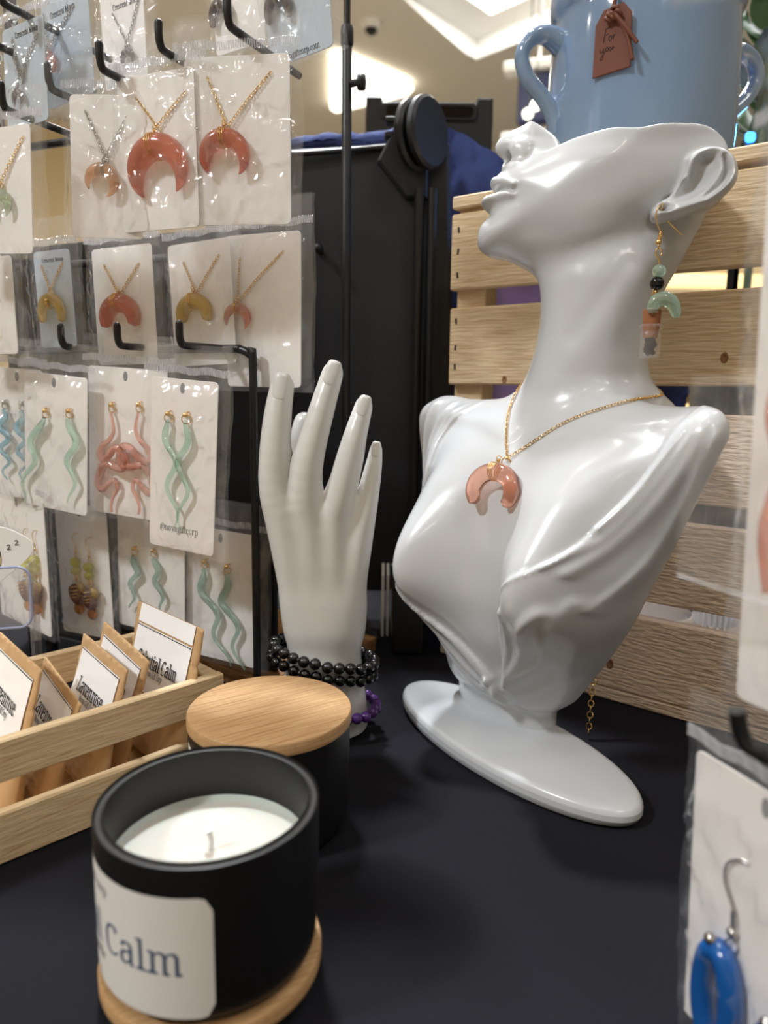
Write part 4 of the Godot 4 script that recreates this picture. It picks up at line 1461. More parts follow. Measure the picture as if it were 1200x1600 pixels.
# ------------------------------------------------------------------ what stands behind
func behind() -> void:
	# black pole of a stand
	var o := thing("stand_pole", "thin black telescopic stand pole rising behind the display hand", "pole", Vector3(-0.0338, 0, -0.62))
	put("lower_tube", lathe_mesh([Vector2(0, 0), Vector2(0.0039, 0), Vector2(0.0039, 0.483), Vector2(0.0032, 0.485), Vector2(0, 0.485)], 20), M.black_metal, o)
	put("upper_tube", lathe_mesh([Vector2(0, 0.484), Vector2(0.0026, 0.484), Vector2(0.0026, 0.9), Vector2(0, 0.9)], 16), M.black_metal, o)
	var s := st()
	lathe(s, [Vector2(0, 0), Vector2(0.0046, 0), Vector2(0.005, 0.002), Vector2(0.005, 0.012), Vector2(0.0044, 0.014), Vector2(0, 0.014)], 20, Transform3D(Basis(), Vector3(0, 0.484, 0)))
	put("collar", done(s), M.black_plastic, o)
	s = st()
	tube(s, [Vector3(0.003, 0.456, 0.002), Vector3(0.0085, 0.457, 0.003)], 0.0028, 12)
	lathe(s, [Vector2(0, 0), Vector2(0.005, 0), Vector2(0.006, 0.0015), Vector2(0.006, 0.0055), Vector2(0.005, 0.007), Vector2(0, 0.0075)], 20, Transform3D(Basis(Vector3.BACK, -PI / 2) * Basis(Vector3.UP, 0.3), Vector3(0.008, 0.457, 0.003)))
	put("clamp_knob", done(s), M.black_plastic, o)
	put("foot", lathe_mesh([Vector2(0, 0), Vector2(0.03, 0), Vector2(0.03, 0.004), Vector2(0.005, 0.008), Vector2(0, 0.008)], 24), M.black_metal, o)
	# black trolley box with tubular legs and a round hinge
	var b := thing("black_trolley", "large flat black trolley panel with tubular frame and round hinge behind the hand", "trolley", Vector3(-0.03, 0, -0.68))
	s = st()
	box(s, Vector3(0.22, 0.402, 0.012), Transform3D(Basis(Vector3.UP, -0.06) * Basis(Vector3.BACK, 0.045), Vector3(-0.018, 0.2285, -0.008)), 0.003)
	put("panel", done(s), M.black_board, b)
	s = st()
	tube(s, smooth_path([Vector3(-0.13, 0.4185, 0.0), Vector3(-0.04, 0.4225, 0.002), Vector3(0.047, 0.43, 0.004)], 4), 0.0024, 8)
	put("top_rail", done(s), M.black_metal, b)
	for x in [0.0565, 0.0675]:
		s = st()
		tube(s, [Vector3(x, 0.001, 0.02), Vector3(x, 0.39, 0.02)], 0.0042, 12)
		put("leg_tube", done(s), M.black_metal, b)
	var face_b := Basis(Vector3.UP, 0.95)
	s = st()
	var disc := [Vector2(0, -0.004), Vector2(0.026, -0.004), Vector2(0.0285, -0.002), Vector2(0.0285, 0.002), Vector2(0.026, 0.0045), Vector2(0, 0.0045)]
	lathe(s, disc, 48, Transform3D(face_b * Basis(Vector3.RIGHT, PI / 2), Vector3(0.062, 0.433, 0.026)))
	put("hinge_disc", done(s), M.black_plastic, b)
	s = st()
	lathe(s, disc, 48, Transform3D(face_b * Basis(Vector3.RIGHT, PI / 2), Vector3(0.052, 0.433, 0.018)))
	put("hinge_disc", done(s), M.black_plastic, b)
	s = st()
	prism(s, [Vector2(0.02, 0.415), Vector2(0.045, 0.385), Vector2(0.064, 0.385), Vector2(0.064, 0.42), Vector2(0.05, 0.452), Vector2(0.034, 0.442)], -0.004, 0.012, 0.002)
	for y in [0.436, 0.448]:
		box(s, Vector3(0.012, 0.005, 0.012), Transform3D(Basis(), Vector3(0.032, y, 0.006)), 0.001)
	put("bracket", done(s), M.black_plastic, b)
	s = st()
	tube(s, [Vector3(-0.0302, 0.3416, -0.002), Vector3(-0.0302, 0.3416, 0.014)], 0.003, 10)
	ball(s, Vector3(-0.0302, 0.3416, 0.016), 0.0045, 12)
	put("knob", done(s), M.black_plastic, b)
	# black bin with a slot handle
	var bin := thing("black_bin", "black plastic bin with a slot handle peeking over the blue cloth", "bin", Vector3(0.043, 0, -0.87))
	s = st()
	var wall := [Vector2(-0.067, 0.0), Vector2(0.067, 0.0), Vector2(0.069, 0.51), Vector2(0.0685, 0.532), Vector2(0.052, 0.532), Vector2(0.05, 0.527), Vector2(-0.05, 0.527), Vector2(-0.052, 0.532), Vector2(-0.0685, 0.532), Vector2(-0.069, 0.51)]
	prism(s, wall, -0.004, 0.02, 0.002)
	put("front_wall", done(s), M.black_plastic, bin)
	s = st()
	prism(s, round_rect(0.104, 0.018, 0.006), 0.0, 0.004, 0.001, Transform3D(Basis(), Vector3(0, 0.5165, 0.0185)))
	put("handle_rim", done(s), M.black_metal, bin)
	s = st()
	prism(s, round_rect(0.094, 0.01, 0.004), 0.0, 0.0015, 0.0, Transform3D(Basis(), Vector3(0, 0.5165, 0.0222)))
	put("handle_slot", done(s), M.onyx, bin)
	put("body", box_mesh(Vector3(0.13, 0.5, 0.04), 0.004, Transform3D(Basis(), Vector3(0, 0.25, -0.025))), M.black_plastic, bin)
	# blue cloth: a roll along the trolley's top and a fall to the right of it
	var ns := FastNoiseLite.new()
	ns.seed = 5
	ns.frequency = 9.0
	s = st()
	sheet(s, 40, 14, func(u: float, v: float) -> Vector3:
		var a := v * TAU
		var x := -0.17 + 0.2 * u
		var y := 0.431 + 0.0145 * u + 0.002 * sin(u * 14.0)
		return Vector3(x, y + sin(a) * (0.0085 + 0.0015 * sin(u * 9.0)) + ns.get_noise_2d(u * 2.0, v * 3.0) * 0.003, -0.708 + cos(a) * 0.007))
	tag(put("cloth_roll", done(s), M.blue_cloth), "rolled blue cloth lying along the top of the black trolley", "cloth")
	s = st()
	for sg in [0.0, 1.0]:
		sheet(s, 44, 60, func(u0: float, v: float) -> Vector3:
			var u := u0 if sg == 0.0 else 1.0 - u0
			var x := 0.046 + 0.255 * u
			var top := 0.4645 - 0.6 * maxf(0.0, x - 0.06) if x < 0.13 else maxf(0.235, 0.4225 - 2.6 * (x - 0.13))
			var y := lerpf(0.001, top, v)
			var fold := 0.006 * sin(x * 95.0 + 1.6 * sin(v * 4.0)) + 0.004 * sin(x * 210.0 + v * 5.0)
			return Vector3(x - 0.006 * (1.0 - v), y, -0.735 + fold * (1.0 - 0.3 * v) + ns.get_noise_2d(u * 3.0, v * 3.0) * 0.006 - sg * 0.0015))
	tag(put("cloth_drape", done(s), M.blue_cloth), "blue cloth hanging in folds behind the bust and the crate", "cloth")
	# lilac box between the crate slats
	var lb := thing("lilac_box", "lilac cardboard box seen between the crate slats by the neck", "box", Vector3(0.128, 0, -0.70))
	put("front", box_mesh(Vector3(0.075, 0.345, 0.004), 0.0008, Transform3D(Basis(), Vector3(0, 0.173, 0))), M.lilac, lb)
	put("side", box_mesh(Vector3(0.004, 0.345, 0.02), 0.0008, Transform3D(Basis(), Vector3(0.0375, 0.173, -0.0125))), M.lilac, lb)
	put("lid", box_mesh(Vector3(0.079, 0.012, 0.028), 0.0008, Transform3D(Basis(), Vector3(0, 0.3515, -0.009))), M.lilac, lb)
	# leafy plant in a black pot and blue lamps to the right of the mug
	var pl := thing("leafy_plant", "dark green leafy plant behind the right handle of the blue pot", "plant", Vector3(0.38, 0.0, -0.8))
	put("pot", lathe_mesh([Vector2(0, 0), Vector2(0.04, 0), Vector2(0.05, 0.27), Vector2(0.046, 0.272), Vector2(0.042, 0.26), Vector2(0, 0.255)], 24), M.black_plastic, pl)
	s = st()
	tube(s, smooth_path([Vector3(0, 0.25, 0), Vector3(-0.005, 0.45, 0.01), Vector3(0.003, 0.56, 0.0), Vector3(0, 0.66, 0)], 5), 0.004, 7)
	put("stem", done(s), M.leaf, pl)
	for i in 46:
		s = st()
		var L := 0.045 + 0.02 * rng.randf()
		var W := 0.012 + 0.006 * rng.randf()
		sheet(s, 4, 8, func(u: float, v: float) -> Vector3:
			return Vector3((u - 0.5) * 2 * W * sin(PI * pow(v, 0.8)), v * L, -0.25 * v * v * L + 0.3 * W * pow(absf(u * 2 - 1), 2)))
		var a := rng.randf() * TAU
		put("leaf", done(s), M.leaf if i % 3 else M.leaf_grey, pl, Transform3D(Basis(Vector3.UP, a) * Basis(Vector3.RIGHT, 0.4 + 0.9 * rng.randf()), Vector3(0, 0.39 + 0.27 * i / 46.0, 0)))
	var i2 := 0
	for q in [[Vector3(0.331, 0.4535, -0.72), Vector3(0.009, 0.009, 0.003), "small blue glowing lamp, uppermost of three by the plant"], [Vector3(0.3305, 0.4305, -0.72), Vector3(0.014, 0.019, 0.003), "square blue glowing lamp, middle one of three by the plant"], [Vector3(0.3266, 0.4095, -0.72), Vector3(0.012, 0.011, 0.003), "blue glowing lamp, lowest of three by the plant"]]:
		var lm := thing("blue_lamp", q[2], "lamp", q[0], "blue lamps by the plant")
		s = st()
		prism(s, round_rect(q[1].x, q[1].y, 0.003), 0.0, q[1].z, 0.0006)
		put("lens", done(s), M.lamp_blue, lm)
		put("bracket", box_mesh(Vector3(0.006, q[0].y, 0.004), 0.001, Transform3D(Basis(), Vector3(0, -q[0].y / 2, -0.003))), M.black_plastic, lm)
		var l := OmniLight3D.new()
		l.name = "blue_glow"
		l.light_color = Color(0.3, 0.6, 1.0)
		l.light_energy = 0.004
		l.light_size = 0.01
		l.omni_range = 4.0
		l.shadow_enabled = true
		lm.add_child(l, true)
		l.position = Vector3(0, 0, 0.012)
		i2 += 1
	# wooden board under the hanging bags
	var wb := thing("wooden_board", "brown wooden board lying on the black cloth behind the display hand", "board", Vector3(-0.004, 0.0, -0.597))
	wb.basis = Basis(Vector3(0.78, 0, 0.62).normalized(), Vector3.UP, Vector3(-0.62, 0, 0.78).normalized())
	for i in 4:
		put("plank", box_mesh(Vector3(0.26, 0.012, 0.0318), 0.0008, Transform3D(Basis(), Vector3(-0.131, 0.0062, 0.0163 + i * 0.0322))), M.walnut, wb)
	# paper bags with folded edges and a small black box
	var bx := [Vector3(-0.03, 0, -0.665), Vector3(0.008, 0, -0.632)]
	for i in 2:
		var pb := thing("paper_stack", ["stack of cream paper sheets on edge beside the wrist of the display hand", "narrow stack of cream paper sheets on edge between hand and bust"][i], "paper", bx[i], "cream paper stacks under the black trolley")
		for j in 4 + i:
			s = st()
			sheet(s, 3, 8, func(u: float, v: float) -> Vector3:
				return Vector3(0.0045 * (j - 2) + 0.0022 * u + (0.004 * (1.0 - v) * (1 - i)), 0.0005 + 0.001 * j + 0.056 * v, 0.002 * sin(v * 4.0 + j)))
			box(s, Vector3(0.0026, 0.056, 0.06), Transform3D(Basis(Vector3.BACK, 0.06 * (1 - i)), Vector3(0.0045 * (j - 2) + 0.001, 0.0295, -0.031)), 0.0005)
			put("sheet", done(s), M.label_paper, pb)
	var sb := thing("small_black_box", "small matt black box on the cloth between the hand and the bust", "box", Vector3(0.021, 0.0, -0.612))
	put("body", box_mesh(Vector3(0.026, 0.056, 0.05), 0.002, Transform3D(Basis(), Vector3(0, 0.0285, 0))), M.black_plastic, sb)
	put("lid", box_mesh(Vector3(0.028, 0.01, 0.052), 0.002, Transform3D(Basis(), Vector3(0, 0.0615, 0))), M.black_board, sb)
	# inside the crate: a taupe bowl and a pleated white cup case
	var tb := thing("taupe_bowl", "taupe bowl seen through the lowest gap of the crate", "bowl", Vector3(0.225, 0.0095, -0.585))
	put("bowl", lathe_mesh(smooth_path([Vector2(0, 0), Vector2(0.018, 0), Vector2(0.024, 0.004), Vector2(0.03, 0.025), Vector2(0.031, 0.032), Vector2(0.029, 0.032), Vector2(0.022, 0.008), Vector2(0, 0.005)], 3), 40), M.card, tb)
	put("foot", lathe_mesh([Vector2(0, 0.0001), Vector2(0.02, 0.0001), Vector2(0.02, 0.002), Vector2(0, 0.002)], 32), M.card, tb)
	var cup := thing("pleated_case", "white pleated paper case seen through the lowest gap of the crate", "paper case", Vector3(0.2715, 0.0095, -0.575))
	s = st()
	s.set_smooth_group(-1)
	var pr := []
	for i in 56:
		var t := TAU * i / 56
		var r := 0.022 + (0.0018 if i % 2 else -0.0018)
		pr.append([Vector3(cos(t) * r * 0.8, 0.0, sin(t) * r * 0.8), Vector3(cos(t) * r, 0.03, sin(t) * r)])
	for i in 56:
		quad(s, pr[(i + 1) % 56][0], pr[i][0], pr[i][1], pr[(i + 1) % 56][1])
	put("pleats", done(s), M.paper, cup)
	put("bottom", lathe_mesh([Vector2(0, 0), Vector2(0.0165, 0), Vector2(0.0165, 0.001), Vector2(0, 0.001)], 28), M.paper, cup)

# ------------------------------------------------------------------ the rack and its carded jewellery
func rack() -> void:
	var ur := Vector3(0.9, 0, 0.436)
	var nr := Vector3(-0.436, 0, 0.9)
	var o := thing("display_rack", "black wire display rack with upturned hooks carrying the carded jewellery", "rack", Vector3(-0.2, 0, -0.53))
	var p := -o.position
	var s := st()
	# lower frame: a bar that bends down into a leg at its right end
	tube(s, smooth_path([p + Vector3(-0.31, 0.246, -0.58), p + Vector3(-0.2, 0.246, -0.5265), p + Vector3(-0.104, 0.246, -0.48), p + Vector3(-0.0935, 0.2455, -0.475), p + Vector3(-0.0866, 0.2425, -0.4718), p + Vector3(-0.0842, 0.235, -0.4706), p + Vector3(-0.0845, 0.12, -0.4706), p + Vector3(-0.0848, 0.0125, -0.4706)], 6), 0.0027, 10)
	put("frame", done(s), M.black_metal, o)
	for q in [[Vector3(-0.2795, 0.0, -0.56), 0.56], [Vector3(-0.2665, 0.0, -0.562), 0.56], [Vector3(-0.07, 0, -0.535), 0.405]]:
		s = st()
		tube(s, [p + q[0] + Vector3(0, 0.001, 0), p + q[0] + Vector3(0, q[1], 0)], 0.0045 if q[1] > 0.5 else 0.003, 10)
		put("upright", done(s), M.black_metal, o)
	for y in [0.395, 0.54, 0.31]:
		s = st()
		tube(s, [p + Vector3(-0.32, y, -0.6), p + Vector3(-0.068, y, -0.495 if y > 0.5 else -0.5)], 0.003, 8)
		put("cross_bar", done(s), M.black_metal, o)
	put("back_panel", box_mesh(Vector3(0.26, 0.33, 0.004), 0.001, Transform3D(Basis(Vector3.UP, -0.45), p + Vector3(-0.195, 0.1665, -0.575))), M.black_board, o)
	var back := -nr
	var hooks := [[Vector3(-0.0865, 0.4239, -0.425), 0.07], [Vector3(-0.1252, 0.4151, -0.432), 0.075], [Vector3(-0.1615, 0.4084, -0.442), 0.08], [Vector3(-0.1983, 0.4043, -0.46), 0.075], [Vector3(-0.2215, 0.39, -0.45), 0.1],
		[Vector3(-0.123, 0.2588, -0.445), 0.048], [Vector3(-0.1707, 0.2594, -0.475), 0.038], [Vector3(-0.213, 0.2592, -0.49), 0.042], [Vector3(-0.2562, 0.2588, -0.51), 0.045],
		[Vector3(-0.2186, 0.4452, -0.45), 0.08], [Vector3(-0.2337, 0.4298, -0.46), 0.08]]
	var i := 0
	for h in hooks:
		s = st()
		var t: Vector3 = p + h[0]
		var up := 0.0125
		var drop := Vector3(0, -up, 0)
		var e: Vector3 = t + drop
		tube(s, smooth_path([t, t + drop * 0.55, e + back * 0.0012 + Vector3(0, 0.0016, 0), e + back * 0.0042, e + back * 0.02, e + back * h[1]], 4), 0.0022 if i < 5 or i > 8 else 0.0023, 10)
		ball(s, t, 0.0022, 10)
		put("hook", done(s), M.black_metal, o)
		i += 1
	var N := "carded crescent necklaces on the rack"
	var E2 := "carded wavy earrings on the rack"
	var c: Node3D
	# rows of the upper part: position, yaw, width, height, roll
	c = card("carded_necklace", "blue-grey printed card with grey pendant, cut by the left edge at the top", "necklace", Vector3(-0.2168, 0.4031, -0.4703), 33, 42, 56, -0.6, N, "card_blue", 1)
	print_on(c, "Crescent Moon", 4.6, 4, 22.5)
	pendant(c, -10, 21, 15, 18, -3, -2, -4, -14, 5.5, "grey", "silver")
	c = card("carded_necklace", "blue-grey printed card with rounded pink pendant on a silver chain, top left", "necklace", Vector3(-0.1949, 0.4232, -0.4803), 33, 46, 62, 2, N, "card_blue", 2)
	print_on(c, "Crescent Moon", 4.8, -2, 20)
	pendant(c, -20, 22, 9, 19, -16, 2, -17.5, -9.5, 8.5, "resin_orange", "silver", 1)
	c = card("carded_necklace", "white printed card with grey crescent on silver chain, third in the top row", "necklace", Vector3(-0.1741, 0.4464, -0.5201), 30, 40, 60, 1.7, N, "card", 3)
	print_on(c, "Crescent Moon", 4.8, 4, 18)
	pendant(c, -8, 14, 17, 18, 5, -7, 6, -17, 6.5, "grey", "silver")
	c = card("carded_necklace", "blue-edged card with dark pendant and a web address, top right of the rack", "necklace", Vector3(-0.0561, 0.4542, -0.4702), 30, 46, 82, 5.6, N, "card_blue", 4)
	print_on(c, "novagiftcorp.com", 4.6, 0, -37.5)
	pendant(c, -22, 30, 8, 31, -11, 2, -11.6, -14, 10.0, "grey", "silver", 1)
	c = card("carded_necklace", "card with dark grey pendant just left of the web address card", "necklace", Vector3(-0.0934, 0.4594, -0.4902), 28, 38, 66, 2.6, N, "card", 5)
	pendant(c, -20, 25, 2, 26, -11, 0, -11.7, -14, 9.0, "grey", "silver", 1)
	c = card("carded_necklace", "card with pale green crescent on a gold chain at the left edge", "necklace", Vector3(-0.2384, 0.3345, -0.4607), 27, 75, 70, -3.6, N, "card", 6)
	pendant(c, -4, 27, 32, 28, 12.7, 4, 13.5, -9.5, 10.0, "resin_pale", "gold")
	c = card("carded_necklace", "card with small peach crescent on a silver chain", "necklace", Vector3(-0.1653, 0.3477, -0.455), 6, 44, 79, -2, N, "card", 7)
	pendant(c, -12, 30, 14, 29, 0, 5, -2.2, -9.5, 11.0, "resin_peach", "silver", 0, -20)
	c = card("carded_necklace", "card with the largest rust crescent on a gold chain", "necklace", Vector3(-0.1322, 0.3534, -0.4452), 20, 52, 84, 0.7, N, "card", 8)
	pendant(c, -12.5, 30, 20, 29, 1.5, 13, 2.0, -13.0, 21.0, "resin_rust", "gold", 0, 4)
	c = card("carded_necklace", "front card with evenly curved rust-pink crescent on a gold chain, upper right", "necklace", Vector3(-0.0842, 0.3567, -0.435), 8, 60, 88, 0.1, N, "card", 9)
	pendant(c, -16.4, 33, 19, 34.2, -5.6, 7.0, -6.9, -10.0, 15.6, "resin_rust", "gold", 0, 0)
	c = card("carded_necklace", "bare white edge of a card in the second row at the left edge", "necklace", Vector3(-0.2655, 0.2722, -0.5003), 25, 52, 62, 0.6, N, "card", 10)
	pendant(c, -12, 20, 12, 20, 0, 2, 0, -10, 8, "resin_orange", "gold")
	c = card("carded_necklace", "small narrow printed card with ochre arch pendant in the second row", "necklace", Vector3(-0.2202, 0.2776, -0.5001), 20, 30, 62, 2, N, "card_blue", 11)
	print_on(c, "Crescent Moon", 3.6, 1, 25)
	pendant(c, -8.1, 21, 9.1, 22, -1.8, 5.5, -1.0, -10.5, 11.0, "resin_yellow", "gold", 1)
	c = card("carded_necklace", "card with big rust half-moon pendant in the second row", "necklace", Vector3(-0.1745, 0.2737, -0.5003), 25, 52, 76, 1.4, N, "card", 12)
	pendant(c, -14.6, 26.7, 14.9, 25.5, -2.2, 6.5, -1.5, -10.0, 17.0, "resin_rust", "gold", 2)
	c = card("carded_necklace", "card with ochre half-moon pendant in the second row", "necklace", Vector3(-0.1205, 0.2748, -0.4902), 25, 50, 78, 2.7, N, "card", 13)
	pendant(c, -11.9, 26.4, 16.1, 28.3, -2.6, 6.3, -4.0, -8.5, 14.5, "resin_yellow", "gold", 2)
	c = card("carded_necklace", "tall card with small pink crescent, furthest right in the second row", "necklace", Vector3(-0.0784, 0.2692, -0.4753), 25, 56, 94, -0.3, N, "card", 14)
	pendant(c, -16.3, 32.5, 15.3, 35, -17.8, 6.2, -17.5, -5.5, 10.5, "resin_orange", "gold", 0, 0)
	# earrings of the lower part
	c = card("carded_earrings", "card with pale blue curled earrings on silver studs at the left edge", "earrings", Vector3(-0.2596, 0.1866, -0.5202), 22, 44, 92, -2.6, E2, "card", 15)
	for x in [-11.0, 5.5]:
		wave(c, x, 20, "silver", "resin_blue", 50, 4.5, 2.4, 0.3, 3.0)
	c = card("carded_earrings", "card with a green wavy earring pair, one half behind the bag fold", "earrings", Vector3(-0.226, 0.1821, -0.5003), 24, 58, 93, -4.5, E2, "card", 16)
	wave(c, -6.5, 20, "gold", "resin_green", 62, 4.4, 2.4, 1.6, 2.0, -22.0)
	wave(c, 15.0, 22, "gold", "resin_green", 58, 4.4, 2.4, -1.5, 2.0, 3.0)
	c = card("carded_earrings", "card with pink coiled snake earrings on gold studs", "earrings", Vector3(-0.1716, 0.1838, -0.4855), 24, 67, 99, -3.0, E2, "card", 17)
	snake(c, -10.8, 23, 1.0)
	snake(c, 12.5, 25, -1.0)
	c = card("carded_earrings", "front card with a clear green wavy pair facing each other", "earrings", Vector3(-0.1268, 0.1723, -0.4552), 24, 51, 108, -3.8, E2, "card", 18)
	print_on(c, "@novagiftcorp", 6.0, -2.0, -40.5, "ink_grey")
	wave(c, -9.5, 30.5, "gold", "resin_green", 66, -4.4, 2.0, 0.0, 2.0, 7.0, true)
	wave(c, 4.0, 31.0, "gold", "resin_green", 68, 4.4, 2.0, 0.0, 2.0, -1.0, true)
	c = card("carded_earrings", "card with yellow bead and brown shell drop earrings, nearest the sticker", "earrings", Vector3(-0.2716, 0.0907, -0.5321), 40, 84, 100, 0, "carded bead drop earrings on the rack", "card", 19)
	drop(c, 13.0, 26)
	drop(c, 27.5, 26.5)
	c = card("carded_earrings", "card with yellow bead and brown shell drop earrings behind the sachets", "earrings", Vector3(-0.224, 0.0844, -0.5302), 25, 52, 100, 1.0, "carded bead drop earrings on the rack", "card", 20)
	drop(c, -6.0, 27.5)
	drop(c, 7.2, 25.0)
	c = card("carded_earrings", "card with grey-green wavy earrings behind the rearmost kraft sachet", "earrings", Vector3(-0.1676, 0.0897, -0.5103), 25, 62, 90, -2.1, E2, "card", 21)
	wave(c, -13.0, 14, "gold", "resin_sea", 40, 3.0, 2.3, -2.0, 2.0, -3.0)
	wave(c, 5.0, 15, "gold", "resin_sea", 40, -3.0, 2.3, 2.5, 2.0, 9.0)
	c = card("carded_earrings", "card with frosted sea-green wavy earrings, lowest beside the display hand", "earrings", Vector3(-0.1127, 0.0782, -0.4903), 24, 60, 94, -2.7, E2, "card", 22)
	wave(c, -12.5, 21.5, "gold", "resin_sea", 66, 5.0, 2.5, 2.0, 2.0, 21.0)
	wave(c, 6.5, 21.0, "gold", "resin_sea", 66, 5.0, 2.5, 1.0, 2.0, 14.0)

# a card in its clear bag; millimetres on the card, z towards the viewer
func card(called: String, label: String, cat: String, at: Vector3, yaw: float, w: float, h: float, roll: float, group: String, cm: String, sd: int) -> Node3D:
	var o := thing(called, label, cat, at, group)
	o.basis = Basis(Vector3.UP, -deg_to_rad(yaw)) * Basis(Vector3.BACK, deg_to_rad(roll))
	w *= 0.001
	h *= 0.001
	var s := st()
	var pl := round_rect(w, h, 0.0028, 4)
	prism(s, pl, -0.0007, 0.0, 0.00012)
	put("card", done(s), M[cm], o)
	if cat == "earrings":
		s = st()
		lathe(s, [Vector2(1, 0), Vector2(0.8, 0.0001), Vector2(0, 0.0001)], 20, Transform3D(Basis(Vector3.RIGHT, PI / 2), Vector3(-0.001, h * 0.5 - 0.0055, 0.0)), 0.0019, 0.0033)
		put("hang_hole", done(s), M.ink_grey, o)
	# bag: two films, wrinkled, closed with a ribbed seal above the card
	var n := FastNoiseLite.new()
	n.seed = sd
	n.noise_type = FastNoiseLite.TYPE_SIMPLEX
	n.fractal_type = FastNoiseLite.FRACTAL_RIDGED
	n.fractal_octaves = 3
	n.frequency = 38.0
	var r := RandomNumberGenerator.new()
	r.seed = sd
	var ml := 0.0035 + 0.003 * r.randf()
	var mr := 0.006 + 0.005 * r.randf()
	var mt := 0.021
	var mb := 0.003
	var x0 := -w / 2 - ml
	var x1 := w / 2 + mr
	var y0 := -h / 2 - mb
	var y1 := h / 2 + mt
	var k1 := r.randf() * 2.0 + 1.0
	var k2 := r.randf() * TAU
	s = st()
	for sg in [1.0, -1.0]:
		sheet(s, 30, 44, func(u0: float, v: float) -> Vector3:
			var u: float = u0 if sg > 0 else 1.0 - u0
			var x: float = lerpf(x0, x1, u)
			var y: float = lerpf(y0, y1, v)
			var e := ss(0.0, 0.16, u) * ss(1.0, 0.84, u) * ss(0.0, 0.1, v) * ss(0.86, 0.74, v)
			var wr: float = n.get_noise_2d(x * (1.2 + 0.5 * k1), y * 0.8 + sg * 3.0) * 0.0028
			var rad: float = sin(atan2(y - y1 * 0.6, x - x0 * 1.6) * 19.0 + k2) * 0.0011 * ss(0.86, 0.6, v)
			var z: float = sg * 0.0004 + wr * (0.35 + 0.65 * e) + rad * (0.3 + e)
			z += 0.0058 * e if sg > 0 else -0.0022
			if sg > 0 and absf(x) < w / 2 and y < h / 2 and y > -h / 2:
				z = maxf(z, 0.0007)
			elif sg < 0:
				z = minf(z, -0.0012)
			return Vector3(x + 0.0008 * sin(v * 9.0 + k2), y, z))
	var bag := put("bag", done(s), M.film, o)
	s = st()
	var nr := int((x1 - x0) / 0.0013)
	for i in nr:
		var x := lerpf(x0, x1, (i + 0.5) / nr)
		box(s, Vector3(0.0007, 0.0045, 0.0011), Transform3D(Basis(Vector3.BACK, 0.15 * sin(i * 1.3)), Vector3(x, h / 2 + 0.0055 + 0.0006 * sin(i * 0.35 + k2), 0.0006)), 0.0002)
	put("seal", done(s), M.film_seal, bag)
	return o

func print_on(c: Node3D, t: String, size: float, x: float, y: float, m := "ink") -> void:
	letters("lettering", t, size * 0.001, M[m], c, Vector3(x, y, 0.12) * 0.001, 0.72)

# a chain from two holes to a ring, and a pendant hung from the ring
func pendant(c: Node3D, xa: float, ya: float, xb: float, yb: float, xr: float, yr: float, px: float, py: float, R: float, kind: String, metal: String, form := 0, tilt := 0.0) -> void:
	var s := st()
	var rp := Vector3(xr, yr, 1.6) * 0.001
	chain(s, [Vector3(xa, ya, 0.5) * 0.001, Vector3(lerpf(xa, xr, 0.55) - 0.4, lerpf(ya, yr, 0.5), 1.0) * 0.001, rp], 0.0017, 0.00026)
	chain(s, [Vector3(xb, yb, 0.5) * 0.001, Vector3(lerpf(xb, xr, 0.55) + 0.4, lerpf(yb, yr, 0.5), 1.0) * 0.001, rp], 0.0017, 0.00026)
	ring(s, rp - Vector3(0, 0.0016, 0), 0.0018, 0.00034, Basis(Vector3.UP, 0.4), 1.0, 16, 6)
	put("chain", done(s), M[metal], c)
	var m: Material = M.pendant_grey if kind == "grey" else M[kind]
	var pc := Vector3(px, py, 3.0) * 0.001
	crescent(c, pc, R * 0.001, m, M[metal], form, deg_to_rad(tilt), rp.y - 0.003)

func crescent(c: Node3D, pc: Vector3, R: float, m: Material, metal: Material, form: int, tilt: float, top_y := 0.0, depth := 0.78) -> MeshInstance3D:
	var s := st()
	var pts := []
	var rad := []
	var n := 40
	var span := [2.35, 2.0, 1.85, 2.3][form] as float
	var thick := [0.34, 0.33, 0.36, 0.33][form] as float
	var rm := R * (1.0 - thick * 0.8)
	for i in n + 1:
		var k := float(i) / n * 2 - 1
		var a := PI / 2 - k * span + tilt
		pts.append(pc + Vector3(cos(a) * rm, sin(a) * rm * (1.0 if form != 1 else 1.35), 0))
		var r := R * thick * (1.0 - 0.93 * pow(absf(k), 2.1)) if form == 0 else R * thick * (1.0 - 0.42 * pow(absf(k), 2.0))
		if absf(k) > 0.93:
			r *= sqrt(maxf(0.02, 1.0 - pow((absf(k) - 0.93) / 0.075, 2)))
		rad.append(maxf(r, 0.0002))
	tube(s, pts, rad, 18, false, 1.0)
	var o := put("pendant", done(s), m, c)
	# gold wire wound over the top
	s = st()
	var top := pc + Vector3(cos(PI / 2 + tilt), sin(PI / 2 + tilt), 0) * rm
	var r0 := R * thick + 0.00025
	var path := []
	for i in 46:
		var a := TAU * 3.2 * i / 45.0
		path.append(top + Vector3((i / 45.0 - 0.5) * R * 0.22 - 0.04 * R * cos(a), cos(a) * r0, sin(a) * r0))
	tube(s, path, 0.00026, 5)
	var neck := Vector3(top.x, top.y + r0 + 0.0006, top.z)
	for i in 3:
		ring(s, neck + Vector3(0, 0.0004 * i + 0.0002, 0), 0.0009, 0.0003, Basis(Vector3.RIGHT, PI / 2 + 0.12 * (i - 1)), 1.0, 12, 5)
	ring(s, neck + Vector3(0, 0.0022, 0), 0.0011, 0.0003, Basis(Vector3.UP, 1.0), 1.0, 12, 5)
	put("wire_wrap", done(s), metal, o)
	return o

